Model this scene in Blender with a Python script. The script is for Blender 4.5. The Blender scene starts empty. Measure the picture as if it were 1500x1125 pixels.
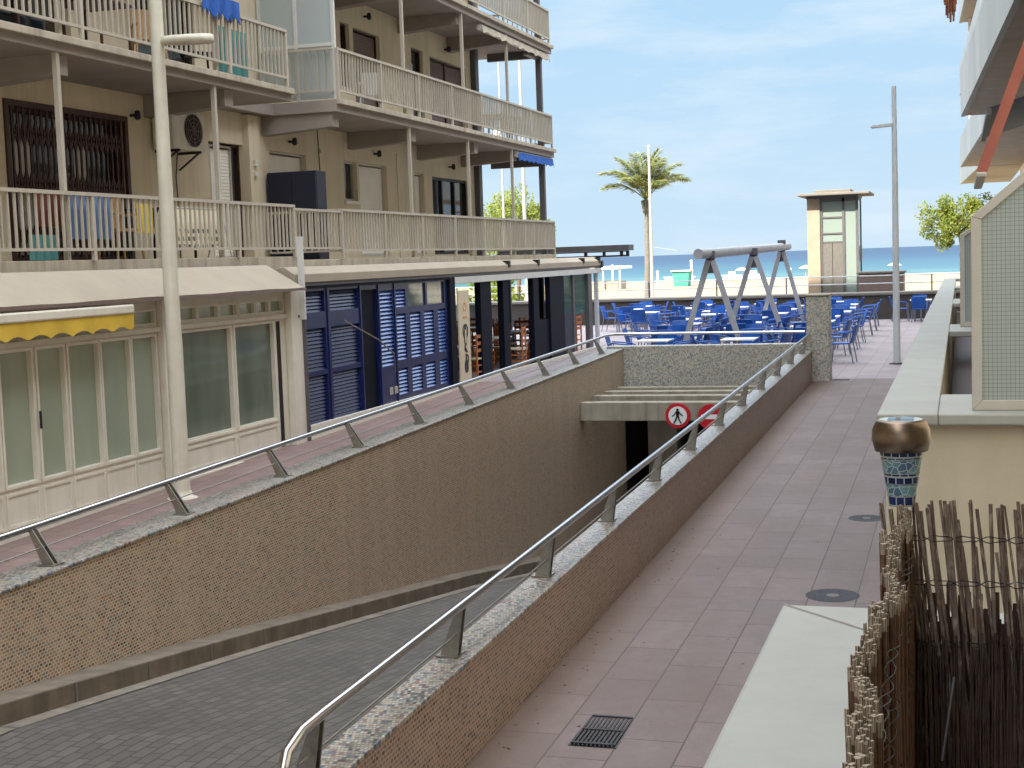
import bpy, bmesh, math, random
from mathutils import Vector, Matrix
random.seed(7)
R = math.radians
scene = bpy.context.scene
C = scene.collection

# ------------------------------------------------------------------ camera
cam_d = bpy.data.cameras.new("camera"); cam = bpy.data.objects.new("camera", cam_d); C.objects.link(cam)
cam.matrix_world = Matrix(((0.95414, 0.00760, 0.29925, 0), (0.29731, 0.09232, -0.95031, 0), (-0.03485, 0.99570, 0.08582, 0), (0, 0, 0, 1)))
cam_d.sensor_width = 36.0; cam_d.lens = 50.4; cam_d.clip_start = 0.05; cam_d.clip_end = 40000
scene.camera = cam

# ------------------------------------------------------------------ light
SUN_EL = R(40); SUN_DIR = Vector((-0.45, -0.893, 0)).normalized()
SUN_ROT = math.atan2(SUN_DIR.x, SUN_DIR.y)
sun_d = bpy.data.lights.new("sun", 'SUN'); sun = bpy.data.objects.new("sun", sun_d); C.objects.link(sun)
sun_d.energy = 3.2; sun_d.angle = R(0.5); sun_d.color = (1.0, 0.90, 0.76)
sd = Vector((SUN_DIR.x*math.cos(SUN_EL), SUN_DIR.y*math.cos(SUN_EL), math.sin(SUN_EL)))
sun.rotation_euler = sd.to_track_quat('Z', 'Y').to_euler()
world = bpy.data.worlds.new("World"); scene.world = world; world.use_nodes = True
wn = world.node_tree; wn.nodes.clear()
def wnode(t): return wn.nodes.new(t)
w_out = wnode('ShaderNodeOutputWorld'); w_bg = wnode('ShaderNodeBackground'); w_sky = wnode('ShaderNodeTexSky')
w_sky.sky_type = 'NISHITA'; w_sky.sun_disc = False; w_sky.sun_elevation = SUN_EL; w_sky.sun_rotation = SUN_ROT
w_sky.air_density = 1.0; w_sky.dust_density = 0.6; w_sky.ozone_density = 1.5
w_tc = wnode('ShaderNodeTexCoord'); w_map = wnode('ShaderNodeMapping'); w_map.inputs['Scale'].default_value = (1.6, 1.6, 7.0)
w_noise = wnode('ShaderNodeTexNoise'); w_noise.inputs['Scale'].default_value = 3.2; w_noise.inputs['Detail'].default_value = 7; w_noise.inputs['Roughness'].default_value = 0.62
w_ramp = wnode('ShaderNodeValToRGB'); w_ramp.color_ramp.elements[0].position = 0.45; w_ramp.color_ramp.elements[1].position = 0.66
w_ramp.color_ramp.elements[1].color = (0.75, 0.75, 0.75, 1)
w_mix = wnode('ShaderNodeMixRGB'); w_mix.inputs[2].default_value = (5.6, 6.2, 6.9, 1)
L = wn.links
L.new(w_tc.outputs['Generated'], w_map.inputs[0]); L.new(w_map.outputs[0], w_noise.inputs['Vector']); L.new(w_noise.outputs['Fac'], w_ramp.inputs[0])
# pale sky dimmed over the sea, overhead brightness added to light the street
w_sep = wnode('ShaderNodeSeparateXYZ'); L.new(w_tc.outputs['Generated'], w_sep.inputs[0])
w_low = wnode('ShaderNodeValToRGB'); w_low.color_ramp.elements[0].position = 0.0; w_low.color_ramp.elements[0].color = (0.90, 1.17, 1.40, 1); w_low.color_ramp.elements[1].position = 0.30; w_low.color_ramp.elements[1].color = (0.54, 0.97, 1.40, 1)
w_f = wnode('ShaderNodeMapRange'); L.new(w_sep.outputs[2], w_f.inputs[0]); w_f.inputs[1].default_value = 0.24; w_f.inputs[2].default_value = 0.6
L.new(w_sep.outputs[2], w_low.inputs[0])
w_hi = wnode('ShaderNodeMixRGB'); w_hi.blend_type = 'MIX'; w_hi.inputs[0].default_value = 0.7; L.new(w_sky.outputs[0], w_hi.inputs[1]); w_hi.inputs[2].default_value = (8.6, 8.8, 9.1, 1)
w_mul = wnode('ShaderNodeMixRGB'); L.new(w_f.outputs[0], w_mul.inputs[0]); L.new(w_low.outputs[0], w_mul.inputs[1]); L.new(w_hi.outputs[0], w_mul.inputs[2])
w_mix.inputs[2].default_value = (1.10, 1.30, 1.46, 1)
w_c = wnode('ShaderNodeMath'); w_c.operation = 'MULTIPLY'; L.new(w_ramp.outputs[0], w_c.inputs[0])
w_inv = wnode('ShaderNodeMath'); w_inv.operation = 'SUBTRACT'; w_inv.inputs[0].default_value = 1.0; L.new(w_f.outputs[0], w_inv.inputs[1]); L.new(w_inv.outputs[0], w_c.inputs[1])
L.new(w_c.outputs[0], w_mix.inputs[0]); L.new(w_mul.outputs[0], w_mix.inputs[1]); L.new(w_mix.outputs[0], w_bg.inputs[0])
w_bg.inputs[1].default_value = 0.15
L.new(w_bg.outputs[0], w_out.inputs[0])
scene.view_settings.view_transform = 'Standard'; scene.view_settings.look = 'None'
scene.view_settings.exposure = 2.2; scene.view_settings.gamma = 1.0; scene.view_settings.use_curve_mapping = False

# ------------------------------------------------------------------ helpers
def lin(r, g, b):
    f = lambda c: (c/12.92 if c <= 0.04045 else ((c+0.055)/1.055)**2.4)
    return (f(r/255), f(g/255), f(b/255), 1)
def mul(c, k): return (c[0]*k, c[1]*k, c[2]*k, 1)
class N:
    def __init__(s, name):
        s.m = bpy.data.materials.new(name); s.m.use_nodes = True; s.t = s.m.node_tree; s.t.nodes.clear()
        s.out = s.n('ShaderNodeOutputMaterial'); s.b = s.n('ShaderNodeBsdfPrincipled'); s.l(s.b.outputs[0], s.out.inputs[0])
    def n(s, t): return s.t.nodes.new(t)
    def l(s, a, b): s.t.links.new(a, b)
    def val(s, sock, v):
        if isinstance(v, bpy.types.NodeSocket): s.l(v, sock)
        else: sock.default_value = v
    def math(s, op, a, b=0.0):
        n = s.n('ShaderNodeMath'); n.operation = op; s.val(n.inputs[0], a); s.val(n.inputs[1], b); return n.outputs[0]
    def mix(s, f, a, b, mode='MIX'):
        n = s.n('ShaderNodeMixRGB'); n.blend_type = mode; s.val(n.inputs[0], f); s.val(n.inputs[1], a); s.val(n.inputs[2], b); return n.outputs[0]
    def pos(s): return s.n('ShaderNodeNewGeometry').outputs['Position']
    def objc(s): return s.n('ShaderNodeTexCoord').outputs['Object']
    def mapping(s, v, scale=(1,1,1), loc=(0,0,0)):
        n = s.n('ShaderNodeMapping'); s.l(v, n.inputs[0]); n.inputs['Scale'].default_value = scale; n.inputs['Location'].default_value = loc; return n.outputs[0]
    def noise(s, v, scale, detail=4, rough=0.55):
        n = s.n('ShaderNodeTexNoise'); s.l(v, n.inputs['Vector']); n.inputs['Scale'].default_value = scale; n.inputs['Detail'].default_value = detail; n.inputs['Roughness'].default_value = rough; return n.outputs['Fac']
    def ramp(s, f, stops, interp='LINEAR'):
        n = s.n('ShaderNodeValToRGB'); s.l(f, n.inputs[0]); e = n.color_ramp; e.interpolation = interp
        while len(e.elements) > 2: e.elements.remove(e.elements[-1])
        for i, (p, c) in enumerate(stops):
            el = e.elements[i] if i < 2 else e.elements.new(p)
            el.position = p; el.color = c if len(c) == 4 else (*c, 1)
        return n.outputs[0]
    def gray(s, f, a, b, va=0.0, vb=1.0): return s.ramp(f, [(a, (va,)*3), (b, (vb,)*3)])
    def xyz(s, v):
        n = s.n('ShaderNodeSeparateXYZ'); s.l(v, n.inputs[0]); return n.outputs
    def comb(s, x, y, z=0.0):
        n = s.n('ShaderNodeCombineXYZ'); s.val(n.inputs[0], x); s.val(n.inputs[1], y); s.val(n.inputs[2], z); return n.outputs[0]
    def bump(s, h, strength=0.3, dist=0.01):
        n = s.n('ShaderNodeBump'); s.l(h, n.inputs['Height']); n.inputs['Strength'].default_value = strength; n.inputs['Distance'].default_value = dist; s.l(n.outputs[0], s.b.inputs['Normal'])
    def color(s, c): s.val(s.b.inputs['Base Color'], c)
    def set(s, rough=0.6, metal=0.0, spec=0.5):
        s.b.inputs['Roughness'].default_value = rough; s.b.inputs['Metallic'].default_value = metal; s.b.inputs['Specular IOR Level'].default_value = spec; return s
M = {}
def simple(name, col, rough=0.6, metal=0.0, var=0.12, scale=6.0, spec=0.4, bump=0.0, streak=0.0, dirt=None):
    m = N(name); p = m.pos(); f = m.noise(p, scale, 5)
    c = m.mix(m.gray(f, 0.3, 0.7), mul(col, 1-var), mul(col, 1+var))
    if streak:
        f2 = m.noise(m.mapping(p, (7, 7, 0.5)), 1.0, 5, 0.65)
        c = m.mix(m.gray(f2, 0.45, 0.75, 0, streak), c, dirt or mul(col, 0.45))
    if bump: m.bump(m.noise(p, scale*12, 3), bump, 0.004)
    m.color(c); m.set(rough, metal, spec); M[name] = m.m; return m.m
def tiles(name, axes, size, palette, grout, rough=0.35, row_shift=0.0, patch=None, stain=0.35, gw=0.12, dirtc=None):
    # small mosaic tiles on a world-space grid, one random colour per tile
    m = N(name); p = m.pos(); o = m.xyz(p); u, v = o[axes[0]], o[axes[1]]
    vs = m.math('DIVIDE', v, size[1]); row = m.math('FLOOR', vs)
    us = m.math('ADD', m.math('DIVIDE', u, size[0]), m.math('MULTIPLY', row, row_shift)); col_ = m.math('FLOOR', us)
    wnz = m.n('ShaderNodeTexWhiteNoise'); wnz.noise_dimensions = '2D'; m.l(m.comb(col_, row), wnz.inputs['Vector'])
    r = wnz.outputs['Value']
    n = len(palette); c = m.ramp(r, [(i/n, palette[i]) for i in range(n)], 'CONSTANT')
    if patch:   # areas where one tint is more frequent
        for (pc, sc, a, b, loc) in patch:
            w2 = m.n('ShaderNodeTexWhiteNoise'); w2.noise_dimensions = '2D'; m.l(m.comb(m.math('ADD', col_, 37.5+loc), m.math('ADD', row, 11.5)), w2.inputs['Vector'])
            area = m.gray(m.noise(m.mapping(p, (1,1,1), (loc, loc*2, 0)), sc, 2), a, b)
            c = m.mix(m.math('LESS_THAN', w2.outputs['Value'], m.math('MULTIPLY', area, 0.3)), c, pc)
    fu = m.math('FRACT', us); fv = m.math('FRACT', vs)
    g = m.math('MAXIMUM', m.math('LESS_THAN', fu, gw), m.math('LESS_THAN', fv, gw*1.25))
    c = m.mix(g, c, grout)
    f = m.noise(p, 0.9, 6, 0.6)
    dirtc = dirtc or mul(grout, 0.95); c = m.mix(m.gray(f, 0.35, 0.7, 0, stain), c, dirtc)
    st = m.noise(m.mapping(p, (3.2, 3.2, 0.25)), 1.0, 5, 0.65)
    c = m.mix(m.gray(st, 0.48, 0.76, 0, stain*1.6), c, mul(dirtc, 1.5))
    m.color(c); m.set(rough, 0, 0.4); m.bump(m.math('SUBTRACT', 1.0, g), 0.25, 0.003); M[name] = m.m; return m.m

class MB:
    def __init__(s): s.v = []; s.f = []; s.sm = []
    def add(s, vs, fs, smooth=False):
        o = len(s.v); s.v += [tuple(v) for v in vs]; s.f += [tuple(i+o for i in f) for f in fs]; s.sm += [smooth]*len(fs); return s
    def box(s, x0, x1, y0, y1, z0, z1):
        vs = [(x0,y0,z0),(x1,y0,z0),(x1,y1,z0),(x0,y1,z0),(x0,y0,z1),(x1,y0,z1),(x1,y1,z1),(x0,y1,z1)]
        return s.add(vs, [(0,3,2,1),(4,5,6,7),(0,1,5,4),(1,2,6,5),(2,3,7,6),(3,0,4,7)])
    def sbox(s, x0, x1, y0, y1, zb0, zb1, zt0, zt1):   # box with sloping bottom/top along y
        vs = [(x0,y0,zb0),(x1,y0,zb0),(x1,y1,zb1),(x0,y1,zb1),(x0,y0,zt0),(x1,y0,zt0),(x1,y1,zt1),(x0,y1,zt1)]
        return s.add(vs, [(0,3,2,1),(4,5,6,7),(0,1,5,4),(1,2,6,5),(2,3,7,6),(3,0,4,7)])
    def quad(s, a, b, c, d): return s.add([a,b,c,d], [(0,1,2,3)])
    def tube(s, pts, r, n=8, cap=True):
        pts = [Vector(p) for p in pts]; rs = r if isinstance(r, (list, tuple)) else [r]*len(pts)
        vs = []; fs = []; ref = None
        for i, p in enumerate(pts):
            d = (pts[min(i+1, len(pts)-1)] - pts[max(i-1, 0)]).normalized()
            if ref is None: ref = Vector((0,0,1)) if abs(d.z) < 0.9 else Vector((1,0,0))
            a = d.cross(ref).normalized(); b = a.cross(d).normalized(); ref = b
            for k in range(n):
                t = 2*math.pi*k/n; vs.append(p + a*math.cos(t)*rs[i] + b*math.sin(t)*rs[i])
        for i in range(len(pts)-1):
            for k in range(n): fs.append((i*n+k, i*n+(k+1) % n, (i+1)*n+(k+1) % n, (i+1)*n+k))
        o = len(s.v); s.add(vs, fs, True)
        if cap:
            m = len(pts)-1
            s.add([vs[k] for k in range(n)], [tuple(reversed(range(n)))]); s.add([vs[m*n+k] for k in range(n)], [tuple(range(n))])
        return s
    def bar(s, p, q, w, h, up=(0,0,1)):
        p, q = Vector(p), Vector(q); d = (q-p).normalized(); up = Vector(up)
        if abs(d.dot(up)) > 0.98: up = Vector((0,1,0))
        a = d.cross(up).normalized(); b = a.cross(d).normalized(); vs = []
        for e in (p, q):
            for (i, j) in ((-1,-1),(1,-1),(1,1),(-1,1)): vs.append(e + a*i*w/2 + b*j*h/2)
        return s.add(vs, [(0,3,2,1),(4,5,6,7),(0,1,5,4),(1,2,6,5),(2,3,7,6),(3,0,4,7)])
    def prism(s, poly, axis, a, b):
        # poly 2D extruded along axis ('x','y','z') from a to b
        def P(u, v, t): return {'x': (t,u,v), 'y': (u,t,v), 'z': (u,v,t)}[axis]
        n = len(poly); vs = [P(u,v,a) for u,v in poly] + [P(u,v,b) for u,v in poly]
        return s.add(vs, [tuple(reversed(range(n))), tuple(range(n, 2*n))] + [(i,(i+1)%n,n+(i+1)%n,n+i) for i in range(n)])
    def lathe(s, prof, c, n=24):
        vs = []; fs = []; m = len(prof)
        for (r, z) in prof:
            for k in range(n): t = 2*math.pi*k/n; vs.append((c[0]+r*math.cos(t), c[1]+r*math.sin(t), c[2]+z))
        for i in range(m-1):
            for k in range(n): fs.append((i*n+k, i*n+(k+1)%n, (i+1)*n+(k+1)%n, (i+1)*n+k))
        s.add(vs, fs, True); s.add(vs[:n], [tuple(reversed(range(n)))]); s.add(vs[-n:], [tuple(range(n))]); return s
    def ribs_x(s, X, y0, y1, z0, z1, pitch, d, sgn=1):
        # horizontal slats facing +x
        n = max(1, int(round((z1-z0)/pitch))); h = (z1-z0)/n
        for i in range(n):
            a = z0+i*h; b = a+h
            s.add([(X+d*sgn,y0,a),(X+d*sgn,y1,a),(X,y1,b),(X,y0,b),(X,y0,a),(X,y1,a)], [(0,1,2,3),(4,5,1,0),(0,3,4),(1,5,2)])
        return s
    def wall_x(s, X, y0, y1, z0, z1, op, depth):
        # wall facing +x with openings (y0,y1,z0,z1) and reveals going to X-depth
        ys = sorted({y0, y1, *[o[0] for o in op], *[o[1] for o in op]}); zs = sorted({z0, z1, *[o[2] for o in op], *[o[3] for o in op]})
        ys = [y for y in ys if y0 <= y <= y1]; zs = [z for z in zs if z0 <= z <= z1]
        for i in range(len(ys)-1):
            for j in range(len(zs)-1):
                cy, cz = (ys[i]+ys[i+1])/2, (zs[j]+zs[j+1])/2
                if any(o[0] < cy < o[1] and o[2] < cz < o[3] for o in op): continue
                s.quad((X,ys[i],zs[j]),(X,ys[i+1],zs[j]),(X,ys[i+1],zs[j+1]),(X,ys[i],zs[j+1]))
        for a, b, c, d in op:
            e = X-depth
            s.quad((X,a,c),(e,a,c),(e,b,c),(X,b,c)); s.quad((X,a,d),(X,b,d),(e,b,d),(e,a,d))
            s.quad((X,a,c),(X,a,d),(e,a,d),(e,a,c)); s.quad((X,b,c),(e,b,c),(e,b,d),(X,b,d))
        return s
    def frame_x(s, X, t, y0, y1, z0, z1, w):
        # rectangular frame in the plane x, thickness t towards +x
        s.box(X, X+t, y0, y0+w, z0, z1); s.box(X, X+t, y1-w, y1, z0, z1); s.box(X, X+t, y0+w, y1-w, z0, z0+w); s.box(X, X+t, y0+w, y1-w, z1-w, z1); return s
    def grille_x(s, X, y0, y1, zb, zt, pitch=0.13, bw=0.022, bd=0.03, postevery=None):
        # balcony railing along y
        s.box(X-0.03, X+0.03, y0, y1, zt-0.045, zt); s.box(X-0.02, X+0.02, y0, y1, zb, zb+0.035)
        n = int((y1-y0)/pitch)
        for i in range(n+1):
            y = y0+0.02+i*(y1-y0-0.04)/n; s.box(X-bd/2, X+bd/2, y-bw/2, y+bw/2, zb+0.035, zt-0.045)
        k = max(1, round((y1-y0)/1.9))
        for i in range(k+1):
            y = y0+0.025+i*(y1-y0-0.05)/k; s.box(X-0.026, X+0.026, y-0.026, y+0.026, zb-0.12, zt-0.046)
        return s
    def grille_y(s, Y, x0, x1, zb, zt, pitch=0.13):
        s.box(x0, x1, Y-0.03, Y+0.03, zt-0.045, zt); s.box(x0, x1, Y-0.02, Y+0.02, zb, zb+0.035)
        n = int((x1-x0)/pitch)
        for i in range(n+1):
            x = x0+0.02+i*(x1-x0-0.04)/n; s.box(x-0.011, x+0.011, Y-0.015, Y+0.015, zb+0.035, zt-0.045)
        return s
    def disc_y(s, c, r, y0, y1, n=32):
        return s.prism([(c[0]+r*math.cos(2*math.pi*k/n), c[1]+r*math.sin(2*math.pi*k/n)) for k in range(n)], 'y', y0, y1)

def wloc(o):
    v = Vector((0,0,0))
    while o is not None: v += o.location; o = o.parent
    return v
def obj(name, mb, m, parent=None, bevel=0.0, label=None):
    me = bpy.data.meshes.new(name); off = wloc(parent) if parent else Vector((0,0,0))
    me.from_pydata([(v[0]-off.x, v[1]-off.y, v[2]-off.z) for v in mb.v], [], mb.f)
    me.polygons.foreach_set('use_smooth', mb.sm); me.validate(); me.update()
    o = bpy.data.objects.new(name, me); C.objects.link(o); me.materials.append(m if not isinstance(m, str) else M[m])
    if parent: o.parent = parent
    if bevel: b = o.modifiers.new('bevel', 'BEVEL'); b.width = bevel; b.segments = 2; b.limit_method = 'ANGLE'
    if label: o['label'] = label
    return o
def tag(o, label, cat, group=None, kind=None):
    o['label'] = label; o['category'] = cat
    if group: o['group'] = group
    if kind: o['kind'] = kind
    return o
def thing(name, label, cat, loc, group=None, kind=None):
    o = bpy.data.objects.new(name, None); C.objects.link(o); o.location = loc; o.empty_display_size = 0.2
    return tag(o, label, cat, group, kind)
def dup(root, loc, rotz=0.0, label=None, group=None):
    r = root.copy(); C.objects.link(r); r.location = loc; r.rotation_euler = (0,0,rotz)
    if label: r['label'] = label
    if group: r['group'] = group
    for ch in root.children:
        c = ch.copy(); C.objects.link(c); c.parent = r
        for g in ch.children: d = g.copy(); C.objects.link(d); d.parent = c
    return r
def gz(y): return -3.1 + 0.0181*min(y, 30.0) if y > 0 else -3.1

# ------------------------------------------------------------------ materials
simple('beige_wall', lin(206,194,168), 0.85, var=0.07, scale=1.2, bump=0.25, streak=0.28, dirt=lin(150,132,106))
simple('concrete_trim', lin(176,166,148), 0.8, var=0.14, scale=3, bump=0.2, streak=0.55, dirt=lin(98,86,72))
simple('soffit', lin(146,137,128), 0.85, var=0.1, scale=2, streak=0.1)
simple('cream_paint', lin(214,209,193), 0.45, var=0.05, scale=3, streak=0.18, dirt=lin(150,130,110))
simple('rail_paint', lin(178,170,154), 0.5, var=0.06, scale=5, streak=0.2, dirt=lin(140,120,100))
simple('white_paint', lin(205,204,198), 0.45, var=0.05, scale=4, streak=0.12)
simple('canvas_white', lin(162,152,134), 0.8, var=0.07, scale=1.5, streak=0.22, dirt=lin(160,140,120))
simple('canvas_yellow', lin(204,172,62), 0.8, var=0.1, scale=4)
simple('dark_column', lin(84,82,84), 0.5, var=0.1)
simple('navy', lin(28,31,48), 0.5, var=0.15, scale=4)
simple('navy_paint', lin(17,30,78), 0.32, var=0.15, scale=3, streak=0.25, dirt=lin(12,20,50))
simple('navy_louvre_skylit', lin(78,104,168), 0.15, var=0.12, scale=4, spec=1.0)  # paler copy of the navy louvre, sky reflection put into its colour
simple('navy_louvre', lin(15,30,80), 0.25, var=0.12, scale=4, spec=1.0)
simple('navy_dark', lin(12,15,30), 0.6, spec=0.12, var=0.15)
simple('brown_wood', lin(62,36,28), 0.5, var=0.3, scale=8)
simple('shutter_white', lin(234,230,220), 0.5, var=0.04, scale=3, streak=0.1)
simple('shutter_brown', lin(112,96,90), 0.5, var=0.08)
simple('dark_interior', lin(28,26,28), 0.7)
simple('steel', lin(178,178,180), 0.24, metal=1.0, var=0.08, scale=20)
simple('steel_dull', lin(150,146,138), 0.42, metal=1.0, var=0.12, scale=20)
simple('galvanised', lin(164,166,170), 0.5, metal=0.15, var=0.12, scale=5)
simple('mast_grey', lin(150,150,146), 0.5)
simple('pole_cream', lin(205,200,182), 0.5, var=0.06, streak=0.25, dirt=lin(150,130,105))
simple('pole_grey', lin(192,198,200), 0.5, metal=0.0, var=0.05)
simple('coping', lin(147,149,142), 0.65, var=0.08, scale=1.7, bump=0.2, streak=0.12, dirt=lin(104,100,90))
simple('neighbour_wall', lin(176,168,146), 0.9, var=0.06, scale=3, bump=0.3, streak=0.12)
simple('panel_grey', lin(176,184,184), 0.55, var=0.05, scale=2, streak=0.15)
m_ = N('panel_joint_grey'); p_ = m_.pos(); o_ = m_.xyz(p_); g_ = m_.math('LESS_THAN', m_.math('FRACT', m_.math('DIVIDE', o_[1], 2.3)), 0.014)
c_ = m_.mix(m_.gray(m_.noise(m_.mapping(p_, (.6, .6, .3)), 1.5, 5), 0.35, 0.7), lin(104,112,117), lin(120,127,131)); m_.color(m_.mix(g_, c_, lin(90,94,98))); m_.set(0.55); M['panel_joint_grey'] = m_.m
simple('sunlit_white', lin(225,220,205), 0.8, var=0.05)
simple('terracotta', lin(160,94,78), 0.75, var=0.12, scale=4, streak=0.2)
simple('alu_frame', lin(178,174,164), 0.45, metal=0.2, var=0.05, scale=6)
simple('black_metal', lin(24,24,26), 0.5)
simple('wood_chair', lin(172,104,58), 0.45, var=0.2, scale=10)
simple('table_white', lin(225,222,214), 0.4, var=0.04)
simple('chair_blue', lin(16,78,158), 0.4, var=0.28, scale=6)
simple('chair_frame', lin(34,86,164), 0.35, var=0.1, metal=0.1)
simple('chair_leg_grey', lin(132,140,156), 0.35, metal=0.6)
simple('kerb_stone', lin(108,98,84), 0.85, var=0.25, scale=4, bump=0.4, streak=0.5, dirt=lin(70,64,56))
simple('wall_shaded', lin(66,62,60), 0.9, var=0.2, streak=0.3)  # promenade wall face, colour darkened for the shadow behind the chairs
simple('gutter_cement', lin(116,108,96), 0.9, var=0.25, scale=5, streak=0.3)
simple('garage_concrete', lin(120,110,96), 0.9, var=0.15, scale=2, streak=0.4)
simple('lintel_concrete', lin(148,142,126), 0.85, var=0.15, scale=3, streak=0.65, dirt=lin(96,88,66))
simple('sign_red', lin(186,30,38), 0.4, var=0.05); simple('sign_white', lin(230,230,230), 0.4, var=0.03); simple('sign_black', lin(15,15,15), 0.4)
simple('sand', lin(132,117,92), 0.95, var=0.1, scale=0.15, bump=0.0)
simple('promenade_stone', lin(110,106,99), 0.85, var=0.1, scale=1)
simple('brass', lin(128,112,96), 0.36, metal=1.0, var=0.25, scale=25)
simple('board_cream', lin(206,192,164), 0.5, var=0.05); simple('orange_print', lin(206,140,60), 0.6)
simple('turquoise', lin(52,122,112), 0.6); simple('trunk_palm', lin(104,100,94), 0.9, var=0.3, scale=12, bump=0.4)
simple('bark', lin(92,76,60), 0.9, var=0.3, scale=10); simple('drain_iron', lin(46,44,46), 0.6, metal=0.3, var=0.2, scale=30)
simple('manhole_iron', lin(70,72,76), 0.85, metal=0.0, spec=0.15, var=0.2, scale=25, bump=0.4)
simple('terrace_cloth_blue', lin(98,120,158), 0.85); simple('cloth_royal', lin(36,84,160), 0.85); simple('cloth_red', lin(96,44,40), 0.85); simple('cloth_teal', lin(84,140,138), 0.8)
simple('cloth_yellow', lin(206,180,70), 0.85); simple('wood_light', lin(176,140,96), 0.6, var=0.2)
simple('ac_white', lin(205,200,186), 0.5, var=0.05, streak=0.2); simple('stone_pink', lin(150,134,116), 0.85, var=0.12, scale=4)
simple('brush_brown', lin(120,84,62), 0.9, var=0.35, scale=18)

def foliage(name, a, b, scale=3.0):
    m = N(name); f = m.noise(m.pos(), scale, 3); m.color(m.mix(m.gray(f, 0.35, 0.65), a, b)); m.set(0.6, 0, 0.3)
    tr = m.n('ShaderNodeBsdfTranslucent'); tr.inputs[0].default_value = mul(b, 1.3); mx = m.n('ShaderNodeMixShader'); mx.inputs[0].default_value = 0.3
    m.l(m.b.outputs[0], mx.inputs[1]); m.l(tr.outputs[0], mx.inputs[2]); m.l(mx.outputs[0], m.out.inputs[0]); M[name] = m.m
foliage('palm_leaf', lin(88,100,58), lin(142,146,92), 1.5); foliage('tree_leaf', lin(72,92,32), lin(126,134,54), 1.2); foliage('hedge_leaf', lin(70,92,36), lin(120,132,56), 1.0)

def glass(name, tint, opac, rough=0.03):
    m = N(name); m.color(tint); m.set(rough, 0, 0.6)
    t = m.n('ShaderNodeBsdfTransparent'); t.inputs[0].default_value = (0.86,0.92,0.9,1); mx = m.n('ShaderNodeMixShader')
    fr = m.n('ShaderNodeFresnel'); fr.inputs[0].default_value = 1.5
    m.l(m.math('ADD', fr.outputs[0], opac), mx.inputs[0]); m.l(t.outputs[0], mx.inputs[1]); m.l(m.b.outputs[0], mx.inputs[2]); m.l(mx.outputs[0], m.out.inputs[0]); M[name] = m.m
glass('clear_glass', lin(120,150,140), 0.03); glass('lift_glass', lin(150,166,158), 0.6, 0.08); glass('frosted', lin(190,200,200), 0.72, 0.5)
def pane_mat(name, a, b, rough):
    m = N(name); p = m.pos(); f = m.noise(m.mapping(p, (1, 1.2, 0.35)), 1.1, 3); m.color(m.mix(m.gray(f, 0.3, 0.7), a, b)); m.set(rough, 0, 0.6); M[name] = m.m
pane_mat('pane_green', lin(140,152,134), lin(158,166,146), 0.16); pane_mat('pane_teal', lin(54,68,64), lin(84,96,88), 0.05); pane_mat('pane_shop', lin(84,96,84), lin(116,126,110), 0.08); pane_mat('dark_glass', lin(24,28,30), lin(40,44,46), 0.04)
def wired():
    m = N('wired_glass'); o = m.xyz(m.pos()); k = 0.028
    fx = m.math('FRACT', m.math('DIVIDE', o[0], k)); fz = m.math('FRACT', m.math('DIVIDE', o[2], k))
    g = m.math('MAXIMUM', m.math('LESS_THAN', fx, 0.13), m.math('LESS_THAN', fz, 0.13))
    m.color(m.mix(g, lin(150,158,152), lin(112,120,116))); m.set(0.25, 0, 0.5); M['wired_glass'] = m.m
wired()
pal_wall = [lin(140,120,102), lin(122,104,90), lin(158,138,118), lin(106,90,80), lin(126,84,70), lin(146,126,108), lin(58,54,52), lin(150,132,114), lin(98,108,98), lin(128,108,92), lin(110,112,114), lin(152,128,106)]
tiles('mosaic_side', (1, 2), (0.042, 0.026), pal_wall, lin(204,186,162), 0.4, 0.5, [(lin(134,72,54), 1.1, 0.52, 0.95, 3.0), (lin(88,98,108), 0.9, 0.58, 1.0, 9.0), (lin(92,112,88), 1.2, 0.6, 1.0, 17.0)], 0.28, 0.22, lin(160,143,123))
tiles('mosaic_path_side', (1, 2), (0.042, 0.026), [lin(128,104,90), lin(116,94,82), lin(136,112,98), lin(106,86,76), lin(66,58,56), lin(136,112,96), lin(108,98,92), lin(140,120,108)], lin(178,160,144), 0.4, 0.5, None, 0.3, 0.2, lin(118,102,90))
tiles('mosaic_top', (0, 1), (0.020, 0.030), [lin(160,155,142), lin(176,170,158), lin(148,141,130), lin(168,162,148), lin(84,94,114), lin(162,156,144), lin(132,88,78), lin(180,176,166), lin(94,120,106), lin(156,148,136), lin(62,64,76), lin(170,162,148), lin(110,126,140)], lin(104,98,90), 0.35, 0.5, None, 0.2, 0.16)
tiles('pot_dark', (0, 2), (0.016, 0.02), [lin(24,40,84), lin(30,48,96), lin(20,34,70)], lin(170,176,176), 0.2, 0.5, None, 0.0, 0.14)
def pebble(name, axes, scale, pal, grout):
    m = N(name); p = m.pos(); o = m.xyz(p); v = m.comb(o[axes[0]], o[axes[1]])
    vo = m.n('ShaderNodeTexVoronoi'); vo.voronoi_dimensions = '2D'; m.l(v, vo.inputs['Vector']); vo.inputs['Scale'].default_value = scale
    vd = m.n('ShaderNodeTexVoronoi'); vd.voronoi_dimensions = '2D'; vd.feature = 'DISTANCE_TO_EDGE'; m.l(v, vd.inputs['Vector']); vd.inputs['Scale'].default_value = scale
    n = len(pal); sep = m.n('ShaderNodeSeparateColor'); m.l(vo.outputs['Color'], sep.inputs[0])
    c = m.ramp(sep.outputs[0], [(i/n, pal[i]) for i in range(n)], 'CONSTANT')
    c = m.mix(m.math('LESS_THAN', vd.outputs['Distance'], 0.06), c, grout)
    c = m.mix(m.gray(m.noise(p, 1.2, 5), 0.4, 0.75, 0, 0.35), c, mul(grout, 0.6)); m.color(c); m.set(0.4, 0, 0.4); M[name] = m.m
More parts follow.
